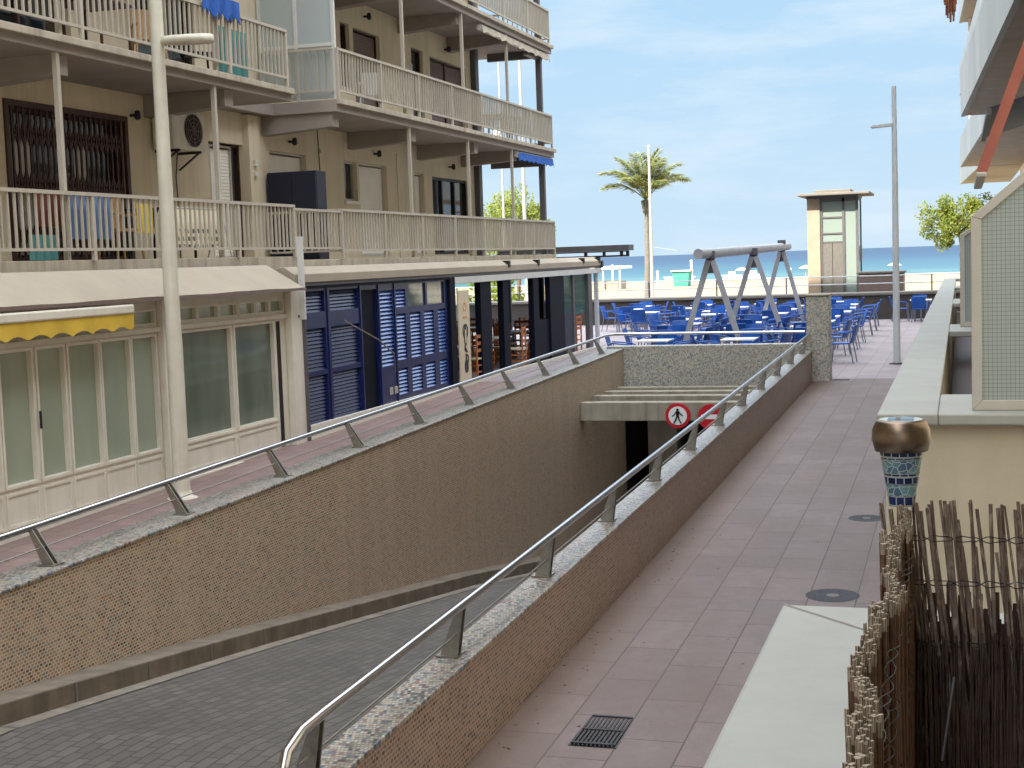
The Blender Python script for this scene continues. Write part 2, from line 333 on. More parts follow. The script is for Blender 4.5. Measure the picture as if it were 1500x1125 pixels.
pal_p = [lin(162,158,144), lin(182,176,158), lin(126,132,136), lin(150,154,144), lin(192,184,164), lin(108,118,136), lin(166,146,128), lin(154,166,154), lin(96,98,104), lin(174,170,160)]
pebble('pebble_xz', (0, 2), 42, pal_p, lin(180,174,160)); pebble('pebble_yz', (1, 2), 42, pal_p, lin(180,174,160))
pebble('pot_crackle', (0, 2), 75, [lin(60,104,128), lin(84,130,146), lin(50,92,120), lin(104,146,156)], lin(176,184,182))
def paver(name, bw, rh, c1, c2, mortar, swap=True, stain=lin(96,80,74), shift=0.0, edge=False, ms=0.006):
    m = N(name); p = m.pos(); o = m.xyz(p); v = m.comb(m.math('ADD', o[1], shift), m.math('ADD', o[0], 0.06)) if swap else m.comb(o[0], o[1])
    b = m.n('ShaderNodeTexBrick'); m.l(v, b.inputs['Vector']); b.offset = 0.5; b.inputs['Scale'].default_value = 1.0
    b.inputs['Color1'].default_value = c1; b.inputs['Color2'].default_value = c2; b.inputs['Mortar'].default_value = mortar
    b.inputs['Mortar Size'].default_value = ms; b.inputs['Mortar Smooth'].default_value = 0.2; b.inputs['Bias'].default_value = 0.0; b.inputs['Brick Width'].default_value = bw; b.inputs['Row Height'].default_value = rh
    f = m.noise(p, 0.8, 6, 0.6); f2 = m.noise(p, 9, 6, 0.65)
    c = m.mix(m.gray(f, 0.45, 0.75, 0, 0.4), b.outputs['Color'], stain)
    c = m.mix(m.gray(f2, 0.4, 0.72, 0, 0.22), c, mul(stain, 0.8))
    if edge:   # grime washed against the foot of the parapet and along the middle
        e = m.n('ShaderNodeMapRange'); m.l(m.math('ADD', o[0], m.math('MULTIPLY', f2, 0.35)), e.inputs[0]); e.inputs[1].default_value = -2.55; e.inputs[2].default_value = -2.1; e.inputs[3].default_value = 0.65; e.inputs[4].default_value = 0.0
        c = m.mix(e.outputs[0], c, lin(108,88,70))
        f4 = m.noise(m.mapping(p, (1.1, .35, 1)), 1.0, 6, 0.7); c = m.mix(m.gray(f4, 0.46, 0.66, 0, 0.55), c, lin(98,82,74)); f5 = m.noise(p, 3.3, 8, 0.75); c = m.mix(m.gray(f5, 0.52, 0.72, 0, 0.5), c, lin(96,84,80)); c = m.mix(m.gray(m.noise(m.mapping(p, (1,1,1), (7,3,0)), 2.1, 8, 0.7), 0.58, 0.72, 0, 0.25), c, lin(128,118,114))
        m2_ = m.n('ShaderNodeTexWhiteNoise'); m2_.noise_dimensions = '2D'; m.l(m.comb(m.math('FLOOR', m.math('MULTIPLY', o[0], 2.564)), m.math('FLOOR', m.math('MULTIPLY', o[1], 1.316))), m2_.inputs['Vector']); c = m.mix(m.math('MULTIPLY', m2_.outputs['Value'], 0.16), c, lin(86,76,72))
    f3 = m.noise(p, 40, 3, 0.6); c = m.mix(m.gray(f3, 0.63, 0.7, 0, 0.35), c, mul(stain, 0.5))
    m.color(c); m.set(0.7, 0, 0.35); m.bump(m.math('ADD', m.math('MULTIPLY', b.outputs['Fac'], -1.0), m.math('MULTIPLY', f2, 0.4)), 0.35, 0.006); M[name] = m.m
paver('path_paver', 0.76, 0.39, lin(119,107,104), lin(108,97,95), lin(68,60,58), stain=lin(84,72,66), edge=True)
paver('terrace_paver', 0.76, 0.39, lin(148,138,140), lin(138,128,130), lin(102,92,92), stain=lin(118,106,104))
paver('walk_paver', 0.4, 0.4, lin(134,113,106), lin(122,102,97), lin(88,74,70), stain=lin(92,72,64))
paver('road_block', 0.2, 0.1, lin(92,87,80), lin(78,74,68), lin(58,55,51), stain=lin(54,51,49), ms=0.008)
def sea_mat():
    m = N('sea_water'); p = m.pos(); o = m.xyz(p)
    f = m.noise(m.mapping(p, (0.006, 0.03, 0)), 1.0, 5)
    y = m.math('ADD', o[1], m.math('MULTIPLY', f, 180.0))
    g = m.n('ShaderNodeMapRange'); m.l(y, g.inputs[0]); g.inputs[1].default_value = 300; g.inputs[2].default_value = 1500
    c = m.ramp(g.outputs[0], [(0.0, lin(58,90,94)), (0.12, lin(34,70,84)), (0.4, lin(20,52,74)), (1.0, lin(16,44,68))])
    fo = m.noise(m.mapping(p, (0.02, 0.22, 0)), 1.0, 5, 0.6)
    near = m.n('ShaderNodeMapRange'); m.l(o[1], near.inputs[0]); near.inputs[1].default_value = 236; near.inputs[2].default_value = 262; near.inputs[3].default_value = 0.55; near.inputs[4].default_value = 0.0
    foam = m.gray(m.math('ADD', fo, near.outputs[0]), 0.72, 0.8)
    c = m.mix(foam, c, lin(170,176,176)); m.color(c); m.set(0.5, 0, 0.08); m.bump(m.noise(m.mapping(p, (0.15, 0.5, 0)), 1.0, 4), 0.35, 0.5); M['sea_water'] = m.m
sea_mat()
def reed_mat(name, a, b, c3):
    m = N(name); p = m.pos(); f = m.noise(m.mapping(p, (130, 130, 6)), 1.0, 3); f2 = m.noise(m.mapping(p, (60, 60, 30)), 1.0, 4)
    c = m.mix(m.gray(f, 0.3, 0.7), a, b); c = m.mix(m.gray(f2, 0.52, 0.7, 0, 0.7), c, c3); m.color(c); m.set(0.7, 0, 0.25); M[name] = m.m
reed_mat('reed_dark', lin(92,76,66), lin(140,122,108), lin(186,170,152)); reed_mat('reed_red', lin(84,60,46), lin(118,86,64), lin(56,42,34)); reed_mat('reed_back', lin(58,44,38), lin(86,66,56), lin(42,32,28)); reed_mat('reed_end', lin(138,126,108), lin(174,162,142), lin(90,80,68))
def check_cloth():
    m = N('cloth_check'); o = m.xyz(m.pos()); u = m.math('FRACT', m.math('DIVIDE', o[1], 0.16)); v = m.math('FRACT', m.math('DIVIDE', o[2], 0.11))
    g = m.math('MULTIPLY', m.math('LESS_THAN', u, 0.6), m.math('LESS_THAN', v, 0.55)); low = m.math('LESS_THAN', o[2], 0.62)
    m.color(m.mix(m.math('MULTIPLY', g, low), lin(220,210,180), lin(96,90,84))); m.set(0.85); M['cloth_check'] = m.m
check_cloth()

# ================================================================== SETTING
def structure(name, mb, m, label, cat): return tag(obj(name, mb, m), label, cat, kind='structure')
structure('sea', MB().quad((-20000,238,-4.55),(20000,238,-4.55),(20000,30000,-4.55),(-20000,30000,-4.55)), 'sea_water', 'deep blue sea turning turquoise towards the beach, up to the horizon', 'sea')
mb = MB(); nx, ny = 40, 24
for j in range(ny+1):
    for i in range(nx+1):
        y = 54.4 + (250-54.4)*j/ny; x = -420 + 740*i/nx
        mb.v.append((x, y, -3.2-0.00715*(y-56) + (random.uniform(-.10,.10) if 1 < j < ny-1 else 0)))
for j in range(ny):
    for i in range(nx): a = j*(nx+1)+i; mb.f.append((a,a+1,a+nx+2,a+nx+1)); mb.sm.append(True)
structure('beach', mb, 'sand', 'pale sunlit sand beach between the promenade wall and the sea', 'beach')
# terrace and path
structure('terrace', MB().quad((-30,28.95,-2.56),(6,28.95,-2.56),(6,53.0,-2.56),(-30,53.0,-2.56)), 'terrace_paver', 'paved seafront terrace under the blue chairs', 'pavement')
mb = MB(); ys = [-30, 0, 28.95]
for a, b in zip(ys, ys[1:]): mb.quad((-2.8,a,gz(a)),(-0.45,a,gz(a)),(-0.45,b,gz(b) if b < 28 else -2.561),(-2.8,b,gz(b) if b < 28 else -2.561))
structure('footpath', mb, 'path_paver', 'pinkish paved footpath running beside the ramp wall to the sea', 'path')
mb = MB()
for a, b in zip(ys, ys[1:]): mb.quad((-18,a,gz(a)-.004),(-6.95,a,gz(a)-.004),(-6.95,b,gz(b)-.004 if b < 28 else -2.564),(-18,b,gz(b)-.004 if b < 28 else -2.564))
structure('sidewalk', mb, 'walk_paver', 'reddish paved sidewalk between the shopfronts and the ramp railing', 'sidewalk')
# ramp road
prof = [(-30,-3.16),(6.6,-3.02),(8.07,-3.06),(11.86,-3.53),(18.08,-4.37),(21.1,-4.84),(25,-5.38),(30,-5.9),(44,-6.0)]
mb = MB()
for (a, za), (b, zb) in zip(prof, prof[1:]):
    x0, x1 = (-6.65, -2.95) if a > -1 else (-6.95, -2.8)
    mb.quad((x0,a,za),(x1,a,za),(x1,b,zb),(x0,b,zb))
structure('ramp_road', mb, 'road_block', 'dark grey block paved ramp going down under the terrace', 'road')
def zr(y):
    for (a, za), (b, zb) in zip(prof, prof[1:]):
        if a <= y <= b: return za+(zb-za)*(y-a)/(b-a)
mb = MB(); y = 4.0
while y < 40:
    b = y+0.98; mb.sbox(-6.6, -6.32, y, b, zr(y)-0.1, zr(b)-0.1, zr(y)+0.16, zr(b)+0.16); y += 1.0
kj = MB(); kg = MB(); y = 5.0
while y < 38:
    kj.sbox(-6.59, -6.314, y-.018, y-.002, zr(y)-.05, zr(y)-.05, zr(y)+.158, zr(y)+.158); kg.quad((-6.318,y,zr(y)+.006),(-6.17,y,zr(y)+.006),(-6.17,y+1,zr(y+1)+.006),(-6.318,y+1,zr(y+1)+.006)); y += 1.0
kb = obj('kerb_joint', kj, 'promenade_stone'); tag(obj('gutter', kg, 'gutter_cement'), 'pale cement gutter strip between the kerb and the ramp road', 'gutter', kind='structure')
kerb = tag(obj('kerb', mb, 'kerb_stone', bevel=0.012), 'worn stone kerb along the foot of the mosaic ramp wall', 'kerb', kind='structure'); kb.parent = kerb
structure('lower_ground', MB().quad((-60,-60,-6.3),(60,-60,-6.3),(60,54,-6.3),(-60,54,-6.3)), 'garage_concrete', 'concrete floor under the terrace at the dark end of the ramp', 'ground')
mb = MB()
mb.quad((-0.45,-30,-3.11),(8,-30,-3.11),(8,53,-2.6),(-0.45,53,-2.6))
structure('yard', mb, 'terrace_paver', 'paved yard strip behind the pale planter wall at the right', 'yard')

# ================================================================== RAMP WALLS
def wtop(y): return gz(y)+0.68
def ptop(y): return gz(y)+0.595
w = thing('ramp_wall', 'brown mosaic retaining wall on the far side of the ramp', 'retaining wall', (-6.8, 16, -3))
mb = MB(); mb.sbox(-6.95, -6.6, 3.0, 28.6, -6.2, -6.2, wtop(3), wtop(28.6)); obj('mosaic_face', mb, 'mosaic_side', w)
obj('mosaic_top', MB().sbox(-6.97, -6.585, 3.0, 28.6, wtop(3)+.002, wtop(28.6)+.002, wtop(3)+.03, wtop(28.6)+.03), 'mosaic_top', w, bevel=0.008)
w = thing('ramp_wall', 'brown mosaic parapet wall between the ramp and the footpath', 'retaining wall', (-3, 14, -3))
obj('mosaic_face', MB().sbox(-3.0, -2.8, 2.0, 28.5, -6.2, -6.2, ptop(2), ptop(28.5)), 'mosaic_path_side', w)
obj('mosaic_top', MB().sbox(-3.012, -2.785, 2.0, 28.5, ptop(2)+.002, ptop(28.5)+.002, ptop(2)+.028, ptop(28.5)+.028), 'mosaic_top', w, bevel=0.006)
mb = MB().box(-6.95, -2.88, 28.605, 28.93, -2.95, -1.83)
w = tag(obj('end_wall', mb, 'pebble_xz', bevel=0.01), 'grey pebble mosaic wall above the garage entrance', 'wall')
mb = MB().box(-2.9, -2.45, 28.5, 29.0, -2.62, -0.89)
p = thing('pillar', 'grey pebble mosaic pillar at the end of the parapet wall', 'pillar', (-2.68, 28.7, -2.6))
obj('shaft', MB().box(-2.9, -2.45, 28.502, 29.0, -2.65, -0.90), 'pebble_xz', p, bevel=0.02)
obj('cap', MB().box(-2.92, -2.43, 28.48, 29.02, -0.90, -0.87), 'lintel_concrete', p, bevel=0.008)
# garage entrance
g = thing('garage_entrance', 'dark garage entrance under a stained concrete lintel', 'garage', (-4.9, 25, -5.4))
obj('lintel', MB().box(-6.595, -3.005, 25.0, 25.3, -2.94, -2.61), 'lintel_concrete', g, bevel=0.008)
for yb, zt in ((25.96,-2.585),(26.85,-2.59),(27.9,-2.61)): obj('beam', MB().box(-6.595, -3.005, yb, yb+0.28, zt-0.34, zt), 'lintel_concrete', g, bevel=0.008)
obj('ceiling_slab', MB().box(-8, -2.2, 28.94, 44, -2.95, -2.57), 'garage_concrete', g)
obj('side_wall', MB().box(-7.2, -6.9, 28.61, 44, -6.2, -2.96), 'garage_concrete', g)
obj('side_wall', MB().box(-3.0, -2.8, 28.61, 44, -6.2, -2.96), 'garage_concrete', g)
obj('back_wall', MB().box(-7.2, -2.8, 44, 44.3, -6.2, -2.6), 'garage_concrete', g)
obj('column', MB().box(-6.15, -5.55, 28.7, 29.3, -6.1, -2.955), 'garage_concrete', g)
# traffic signs hanging on the lintel
def round_sign(x, label, kind):
    z = -2.84 if kind == 'ped' else -2.86; s = thing('traffic_sign', label, 'sign', (x, 24.93, z))
    if kind == 'ped':
        obj('rim', MB().disc_y((x,z), 0.225, 24.94, 24.97), 'sign_red', s); obj('face', MB().disc_y((x,z), 0.165, 24.932, 24.94), 'sign_white', s)
        f = MB(); k = 0.17
        f.disc_y((x, z+0.62*k), 0.14*k, 24.922, 24.931, 12)
        for poly in ([(-.17,.46),(.17,.46),(.13,-.08),(-.13,-.08)], [(-.15,.44),(-.02,.40),(-.3,.05),(-.52,-.12),(-.58,-.02),(-.38,.12)], [(.15,.44),(.02,.40),(.26,.1),(.48,-.06),(.54,.03),(.36,.17)],
                     [(-.13,-.06),(.03,-.06),(-.10,-.42),(-.34,-.78),(-.46,-.72),(-.26,-.38)], [(-.02,-.06),(.13,-.06),(.22,-.42),(.40,-.74),(.29,-.80),(.08,-.42)]):
            f.prism([(x+a*k*1.1, z+b*k*1.05) for a, b in poly], 'y', 24.923, 24.931)
        obj('walking_figure', f, 'sign_black', s)
    else:
        obj('disc', MB().disc_y((x,z), 0.225, 24.94, 24.97), 'sign_red', s); obj('white_bar', MB().box(x-.16, x+.16, 24.932, 24.94, z-.04, z+.04), 'sign_white', s)
round_sign(-4.80, 'round white no-pedestrians sign with red rim and black walking figure', 'ped')
round_sign(-4.22, 'round red no-entry sign with white bar, half behind the steel railing', 'no')

# ================================================================== GUARD RAILS
def fin(mb, x, y, zb, side, h, lean):
    # tapering double plate post, leaning away from the ramp
    for dy in (-0.035, 0.02):
        pts = [(x-0.055, zb), (x+0.055, zb), (x+side*lean+0.02, zb+h), (x+side*lean-0.02, zb+h)]
        mb.prism(pts, 'y', y+dy, y+dy+0.014)
    return mb
def guard(label, xb, side, ys, y0, y1, ext, drop, wtop, lean):
    t = thing('guard_rail', label, 'railing', (xb, y0, wtop(y0)))
    for y in ys:
        zb = wtop(y)+.032; pm = obj('post', fin(MB(), xb, y, zb, side, 0.30-drop, lean-.01), 'steel_dull', t)
        obj('base_plate', MB().box(xb-.07, xb+.07, y-.07, y+.07, zb-.002, zb+.008), 'steel_dull', pm)
    xr = xb+side*lean; zr_ = lambda y: wtop(y)+0.345-drop
    obj('handrail', MB().tube(ext(xr, zr_), 0.027, 12), 'steel', t)
    obj('cable', MB().tube([(xb+side*.06, y0, wtop(y0)+.17), (xb+side*.06, y1, wtop(y1)+.17)], 0.006, 6), 'steel_dull', t)
guard('polished steel railing on the mosaic ramp wall beside the shopfronts', -6.73, -1, [3.4+2*i-.05 for i in range(13)], 3.0, 28.4,
      lambda xr, z: [(xr, 3.0, z(3)), (xr, 10, z(10)), (xr, 20, z(20)), (xr, 28.3, z(28.3)), (xr+.12, 28.62, z(28.5)), (-6.4, 28.75, z(28.5)+.0), (-2.95, 28.75, z(28.5)-.02)], .025, wtop, .16)
guard('polished steel railing on the parapet wall beside the footpath', -2.925, 1, [5.88+2*i for i in range(12)], 5.7, 28.0,
      lambda xr, z: [(xr, 5.45, z(5.5)-.34), (xr, 5.47, z(5.5)-.15), (xr, 5.53, z(5.5)-.05), (xr, 5.68, z(5.6)-.005), (xr, 5.9, z(5.9)), (xr, 14, z(14)), (xr, 28.45, z(28.45))], .005, ptop, .09)

# ================================================================== APARTMENT BUILDING (left)
WX = -11.8; BX = -10.25
b = thing('apartment_building', 'beige apartment block with balconies above the shops at the left', 'building', (-12, 20, -3))
op1 = [(16.05,18.8,0.2,2.25),(21.3,22.5,0.2,2.14),(23.5,25.0,0.2,2.12),(26.75,27.4,1.32,2.12),(27.5,29.0,0.2,2.12),(30.65,31.25,0.2,2.06),(31.8,34.45,0.2,2.03)]
op2 = [(15.5,17.6,2.95,4.9),(19.3,21.0,2.95,4.9),(26.85,27.3,3.6,4.88),(27.5,28.9,2.95,4.86),(30.75,31.5,3.0,4.88),(31.95,34.5,2.95,4.82)]
obj('facade_wall', MB().wall_x(WX, -40, 35.1, -0.02, 14, op1+op2, 0.22), 'beige_wall', b)
mb = MB(); mb.quad((WX,35.1,-.2),(-30,35.1,-.2),(-30,35.1,14),(WX,35.1,14)); mb.quad((WX,-40,14),(WX,35.1,14),(-30,35.1,14),(-30,-40,14)); mb.quad((-30,-40,-3),(-30,35.1,-3),(-30,35.1,14),(-30,-40,14))
mb.box(-12.6, -12.5, -40, 27.6, -3, 13.9); mb.box(-20, -11.9, 27.3, 27.5, -3, -0.1)
obj('end_wall', mb, 'beige_wall', b)
obj('pilaster', MB().box(WX, WX+0.12, 22.5, 22.9, 0.16, 2.66), 'beige_wall', b)
obj('pilaster', MB().box(WX, WX+0.05, 19.05, 19.2, 2.95, 5.36), 'beige_wall', b)
obj('unseen_shade_mass', MB().box(-30, WX+.001, -40, 30, 14.01, 25), 'beige_wall', b)  # unseen block, height and length shaped to keep the street in shade
# slabs
obj('floor_slab', MB().box(-14, BX-.06, -40, 21.33, -0.02, 0.19), 'concrete_trim', b, bevel=0.01)
obj('floor_slab', MB().box(-22, BX-.06, 21.335, 37.1, -0.06, 0.13), 'concrete_trim', b, bevel=0.01)
for z, yb in ((2.68, 37.15), (5.40, 37.2), (8.15, 37.2), (10.9, 37.2), (13.65, 37.2)):
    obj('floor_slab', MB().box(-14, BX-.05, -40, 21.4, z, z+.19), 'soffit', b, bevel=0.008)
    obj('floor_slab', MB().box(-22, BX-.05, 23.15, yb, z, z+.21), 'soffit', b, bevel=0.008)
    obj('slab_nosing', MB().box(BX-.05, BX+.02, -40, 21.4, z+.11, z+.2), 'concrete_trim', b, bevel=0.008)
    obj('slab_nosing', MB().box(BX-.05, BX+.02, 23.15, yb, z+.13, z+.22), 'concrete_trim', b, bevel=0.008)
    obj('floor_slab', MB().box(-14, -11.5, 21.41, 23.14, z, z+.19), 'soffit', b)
# beams
for y, z in ((15.3,2.68),(19.5,2.68),(23.35,2.68),(27.1,2.68),(31.0,2.68),(34.0,2.68),(19.4,5.40),(26.6,5.4),(30.1,5.40),(33.3,5.40)):
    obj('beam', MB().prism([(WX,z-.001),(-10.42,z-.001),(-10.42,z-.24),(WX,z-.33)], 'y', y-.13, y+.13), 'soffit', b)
# railings
def rail(y0, y1, zb, zt): obj('balcony_railing', MB().grille_x(BX-.04, y0, y1, zb, zt), 'rail_paint', b)
rail(8, 21.25, 0.30, 1.02); rail(23.1, 36.9, 0.26, 1.0); rail(8, 21.25, 3.02, 3.80); rail(23.2, 36.95, 3.03, 3.78); rail(23.2, 36.95, 5.74, 6.5); rail(8, 21.25, 5.74, 6.5)
for z0, z1 in ((0.26,1.0),(3.03,3.78)):
    obj('balcony_railing', MB().grille_y(23.13, -11.7, BX-.08, z0, z1), 'rail_paint', b)
    obj('balcony_railing', MB().grille_y(36.9, -21, BX-.08, z0, z1), 'rail_paint', b)
obj('balcony_railing', MB().grille_y(36.9, -21, BX-.08, 5.74, 6.5), 'rail_paint', b)
mb = MB().box(-10.33, -10.28, 21.26, 23.1, 0.3, 0.335); mb.box(-10.33,-10.28,21.26,23.1,0.93,0.97)
for i in range(15): mb.box(-10.315,-10.29,21.32+i*.125,21.342+i*.125,.335,.93)
obj('balcony_railing', mb, 'rail_paint', b)
# posts
def post(x, y, z0, z1, r, m): obj('post', MB().box(x-r, x+r, y-r, y+r, z0, z1), m, b)
for y in (11.2, 15.1, 18.93): post(-10.36, y, 0.19, 2.68, 0.032, 'rail_paint'); post(-10.36, y+.1, 2.88, 5.4, 0.03, 'rail_paint')
for y in (26.7, 30.25, 33.5): post(-10.36, y, 0.13, 2.68, 0.03, 'rail_paint'); post(-10.36, y-.15, 2.9, 5.4, 0.03, 'rail_paint')
for z0, z1 in ((0.13,2.68),(2.89,5.4),(5.61,8.15)):
    post(-10.42, 36.35, z0, z1, 0.07, 'dark_column'); post(WX+.02, 35.0, z0, z1, 0.12, 'dark_column')
obj('beam', MB().box(-10.5,-10.36,35.2,36.5,5.15,5.399), 'dark_column', b); obj('beam', MB().box(-11.8,-10.5,36.28,36.42,5.2,5.399), 'dark_column', b); obj('beam', MB().box(-11.8,-10.5,36.28,36.42,2.42,2.679), 'dark_column', b)
# windows and shutters
def shutter(y0, y1, z0, z1, m, pitch=0.055, fr='alu_frame'):
    wdw = obj('window_shutter', MB().ribs_x(WX-.12, y0+.03, y1-.03, z0, z1-.06, pitch, 0.012), m, b)
    obj('shutter_frame', MB().frame_x(WX-.13, .05, y0, y1, z0, z1, .035), fr, wdw)
shutter(23.5,25.0,.2,2.12,'shutter_white'); shutter(27.5,29.0,.2,2.12,'shutter_white'); shutter(30.65,31.25,.2,2.06,'shutter_white'); shutter(21.45,22.2,.2,2.1,'shutter_white')
shutter(27.5,28.9,2.95,4.86,'shutter_brown',.075,'brown_wood'); shutter(31.95,33.2,2.95,4.82,'shutter_brown',.075,'brown_wood'); shutter(33.2,34.5,2.95,4.82,'shutter_brown',.075,'brown_wood')
def window(y0, y1, z0, z1, fm, gm, n=1, fw=.045, depth=.14):
    f = MB().frame_x(WX-depth, .06, y0, y1, z0, z1, fw)
    for i in range(1, n): y = y0+(y1-y0)*i/n; f.box(WX-depth, WX-depth+.06, y-fw*.6, y+fw*.6, z0+fw, z1-fw)
    o = obj('window', f, fm, b); obj('pane', MB().box(WX-depth-.02, WX-depth+.01, y0+.01, y1-.01, z0+.01, z1-.01), gm, o)
window(26.75,27.4,1.32,2.12,'alu_frame','dark_glass'); window(31.8,34.45,.2,2.03,'black_metal','dark_glass',3,.06); window(26.85,27.3,3.6,4.88,'brown_wood','dark_glass'); window(30.75,31.5,3.0,4.88,'brown_wood','dark_glass')
window(15.5,17.6,2.95,4.9,'brown_wood','dark_glass',2); window(19.3,21.0,2.95,4.9,'brown_wood','dark_glass',2); window(22.2,22.5,.2,2.14,'brown_wood','dark_glass')
obj('window_sill', MB().box(WX-.02, WX+.05, 26.68, 27.47, 1.25, 1.315), 'cream_paint', b)
# brown folding grille in front of the large window
o = obj('window', MB().frame_x(WX-.14, .06, 16.05, 18.8, .2, 2.25, .06), 'brown_wood', b)
obj('pane', MB().box(WX-.17, WX-.15, 16.06, 18.79, .21, 2.24), 'dark_glass', o)
mb = MB().frame_x(WX-.02, .05, 15.98, 18.87, .18, 2.32, .08)
for i in range(21):
    y = 16.15+i*.128; mb.box(WX-.03, WX-.005, y, y+.03, .2, 2.25)
    if i < 20:
        for zc in (.55, 1.25, 1.9):
            mb.bar((WX-.02, y+.015, zc-.16), (WX-.02, y+.143, zc+.16), .02, .025, (1,0,0)); mb.bar((WX-.02, y+.143, zc-.16), (WX-.02, y+.015, zc+.16), .02, .025, (1,0,0))
obj('window_grille', mb, 'brown_wood', o)
obj('curtain', MB().box(WX-.15, WX-.145, 16.3, 16.75, .3, 2.0), 'white_paint', o); obj('curtain', MB().box(WX-.15, WX-.145, 17.7, 18.0, .3, 1.9), 'white_paint', o)
# wall lamps
def wall_lamp(y, z, label):
    t = thing('wall_lamp', label, 'lamp', (WX, y, z), 'balcony wall lamps')
    obj('bracket', MB().box(WX, WX+.1, y-.02, y+.02, z-.02, z+.02), 'black_metal', t); obj('lamp_shade', MB().lathe([(0.015,.07),(.04,.06),(.05,-.04),(.025,-.07)], (WX+.12, y, z), 12), 'black_metal', t)
wall_lamp(28.35, 2.34, 'black wall lamp above the white shutter beside the small window'); wall_lamp(24.3, 2.32, 'black wall lamp above the white shutter behind the navy cupboard')
wall_lamp(28.1, 5.15, 'wall lamp above the left brown shutter on the second floor'); wall_lamp(33.0, 5.1, 'wall lamp above the double brown shutter on the second floor')
wall_lamp(33.0, 2.3, 'small wall lamp above the sliding balcony doors by the corner'); wall_lamp(19.0, 2.35, 'dark wall lamp beside the brown grille window'); wall_lamp(15.7, 2.5, 'round wall lamp left of the brown grille window')
# awning rolls at the corner
def awning_roll(y0, y1, z, m, label, drop):
    t = thing('awning', label, 'awning', (-10.3, y0, z))
    obj('cassette', MB().tube([(-10.38,y0,z),(-10.38,y1,z)], .075, 12), 'white_paint', t)
    mb = MB(); n = 24
    for i in range(n):
        a = y0+(y1-y0)*i/n; c = y0+(y1-y0)*(i+1)/n; x0 = -10.28+.03*(i % 2); x1 = -10.28+.03*((i+1) % 2)
        mb.quad((x0,a,z-drop-.04*(i%3==0)),(x1,c,z-drop-.04*((i+1)%3==0)),(-10.31,c,z+.04),(-10.31,a,z+.04))
    o = obj('valance', mb, m, t); s = o.modifiers.new('solid', 'SOLIDIFY'); s.thickness = .01
    return t
awning_roll(33.9, 37.05, 2.6, 'cloth_royal', 'blue rolled awning under the second floor balcony corner', .14)
awning_roll(31.4, 37.0, 5.3, 'canvas_white', 'white rolled awning under the third floor balcony', .1)
# frosted privacy screen in the gap
t = thing('privacy_screen', 'frosted glass balcony screen with white frame on the second floor', 'screen', (-11, 23.25, 2.9))
mb = MB()
for x in (-11.75, -11.05, -10.34): mb.box(x-.03, x+.03, 23.21, 23.27, 2.9, 5.39)
for z in (3.85, 4.75): mb.box(-11.72, -10.37, 23.22, 23.26, z-.03, z+.03)
obj('screen_frame', mb, 'white_paint', t); obj('pane', MB().box(-11.72, -10.37, 23.235, 23.245, 2.92, 5.38), 'frosted', t)
# air conditioner
t = thing('air_conditioner', 'old beige air conditioner with a round fan beside the brown grille window', 'air conditioner', (-11.6, 20.1, 1.88))
obj('housing', MB().box(-11.75, -11.38, 19.5, 20.45, 1.88, 2.48), 'ac_white', t, bevel=.02)
mb = MB(); c_ = (20.08, 2.18)
mb.prism([(c_[0]+.25*math.cos(k*math.pi/14), c_[1]+.25*math.sin(k*math.pi/14)) for k in range(28)], 'x', -11.379, -11.365); obj('fan', mb, 'dark_interior', t)
mb = MB()
for r in (.07, .13, .19, .25): mb.tube([(-11.355, c_[0]+r*math.cos(k*math.pi/12), c_[1]+r*math.sin(k*math.pi/12)) for k in range(25)], .006, 5)
for k in range(8): mb.bar((-11.355,c_[0],c_[1]), (-11.355, c_[0]+.25*math.cos(k*math.pi/4), c_[1]+.25*math.sin(k*math.pi/4)), .01, .01)
obj('fan_guard', mb, 'shutter_brown', t)
for y in (19.65, 20.3): obj('bracket', MB().box(-11.8, -11.38, y-.02, y+.02, 1.84, 1.878).bar((-11.78,y,1.6),(-11.42,y,1.85),.025,.025), 'black_metal', t)
obj('pipe', MB().tube([(-11.74,20.2,1.88),(-11.76,20.15,1.5),(-11.77,20.2,.9),(-11.77,20.18,.2)], .012, 6), 'dark_column', t)
mb_ = [(22.62,1.78,.09,.11),(22.62,1.6,.08,.08),(25.6,2.2,.07,.07)]
for y, z, w_, h_ in mb_:
    tag(obj('junction_box', MB().box(WX+.121 if y < 23 else WX+.001, (WX+.121 if y < 23 else WX)+.05, y, y+w_, z, z+h_), 'white_paint', bevel=.006), {1.78: 'upper small white junction box on the pilaster by the navy cupboard', 1.6: 'lower small white junction box on the pilaster by the navy cupboard', 2.2: 'small white junction box right of the first white shutter'}[z], 'box')
tag(obj('wall_cable', MB().tube([(WX+.012,25.55,2.66),(WX+.012,25.6,1.2),(WX+.012,25.62,.15)], .009, 6), 'dark_column'), 'thin dark cable running down the beige wall by the white shutter', 'cable')
tag(obj('wall_cable', MB().tube([(WX+.012,29.6,2.42),(WX+.012,29.62,1.2),(WX+.012,29.6,.15)], .012, 6), 'cream_paint'), 'pale cable running down the wall between the two balcony doors', 'cable')
# navy cupboard
t = thing('cupboard', 'tall navy cupboard on the first floor balcony corner', 'cupboard', (-11.6, 24.1, .13))
obj('carcass', MB().box(-11.76, -10.80, 23.27, 23.68, .14, 1.70), 'navy', t, bevel=.015)
mb = MB()
for k in range(2): mb.box(-11.75+.475*k, -11.285+.475*k, 23.245, 23.269, .2, 1.67)
obj('door', mb, 'navy', t, bevel=.006); obj('handle', MB().box(-11.33,-11.30,23.22,23.244,.9,1.05), 'steel_dull', t)

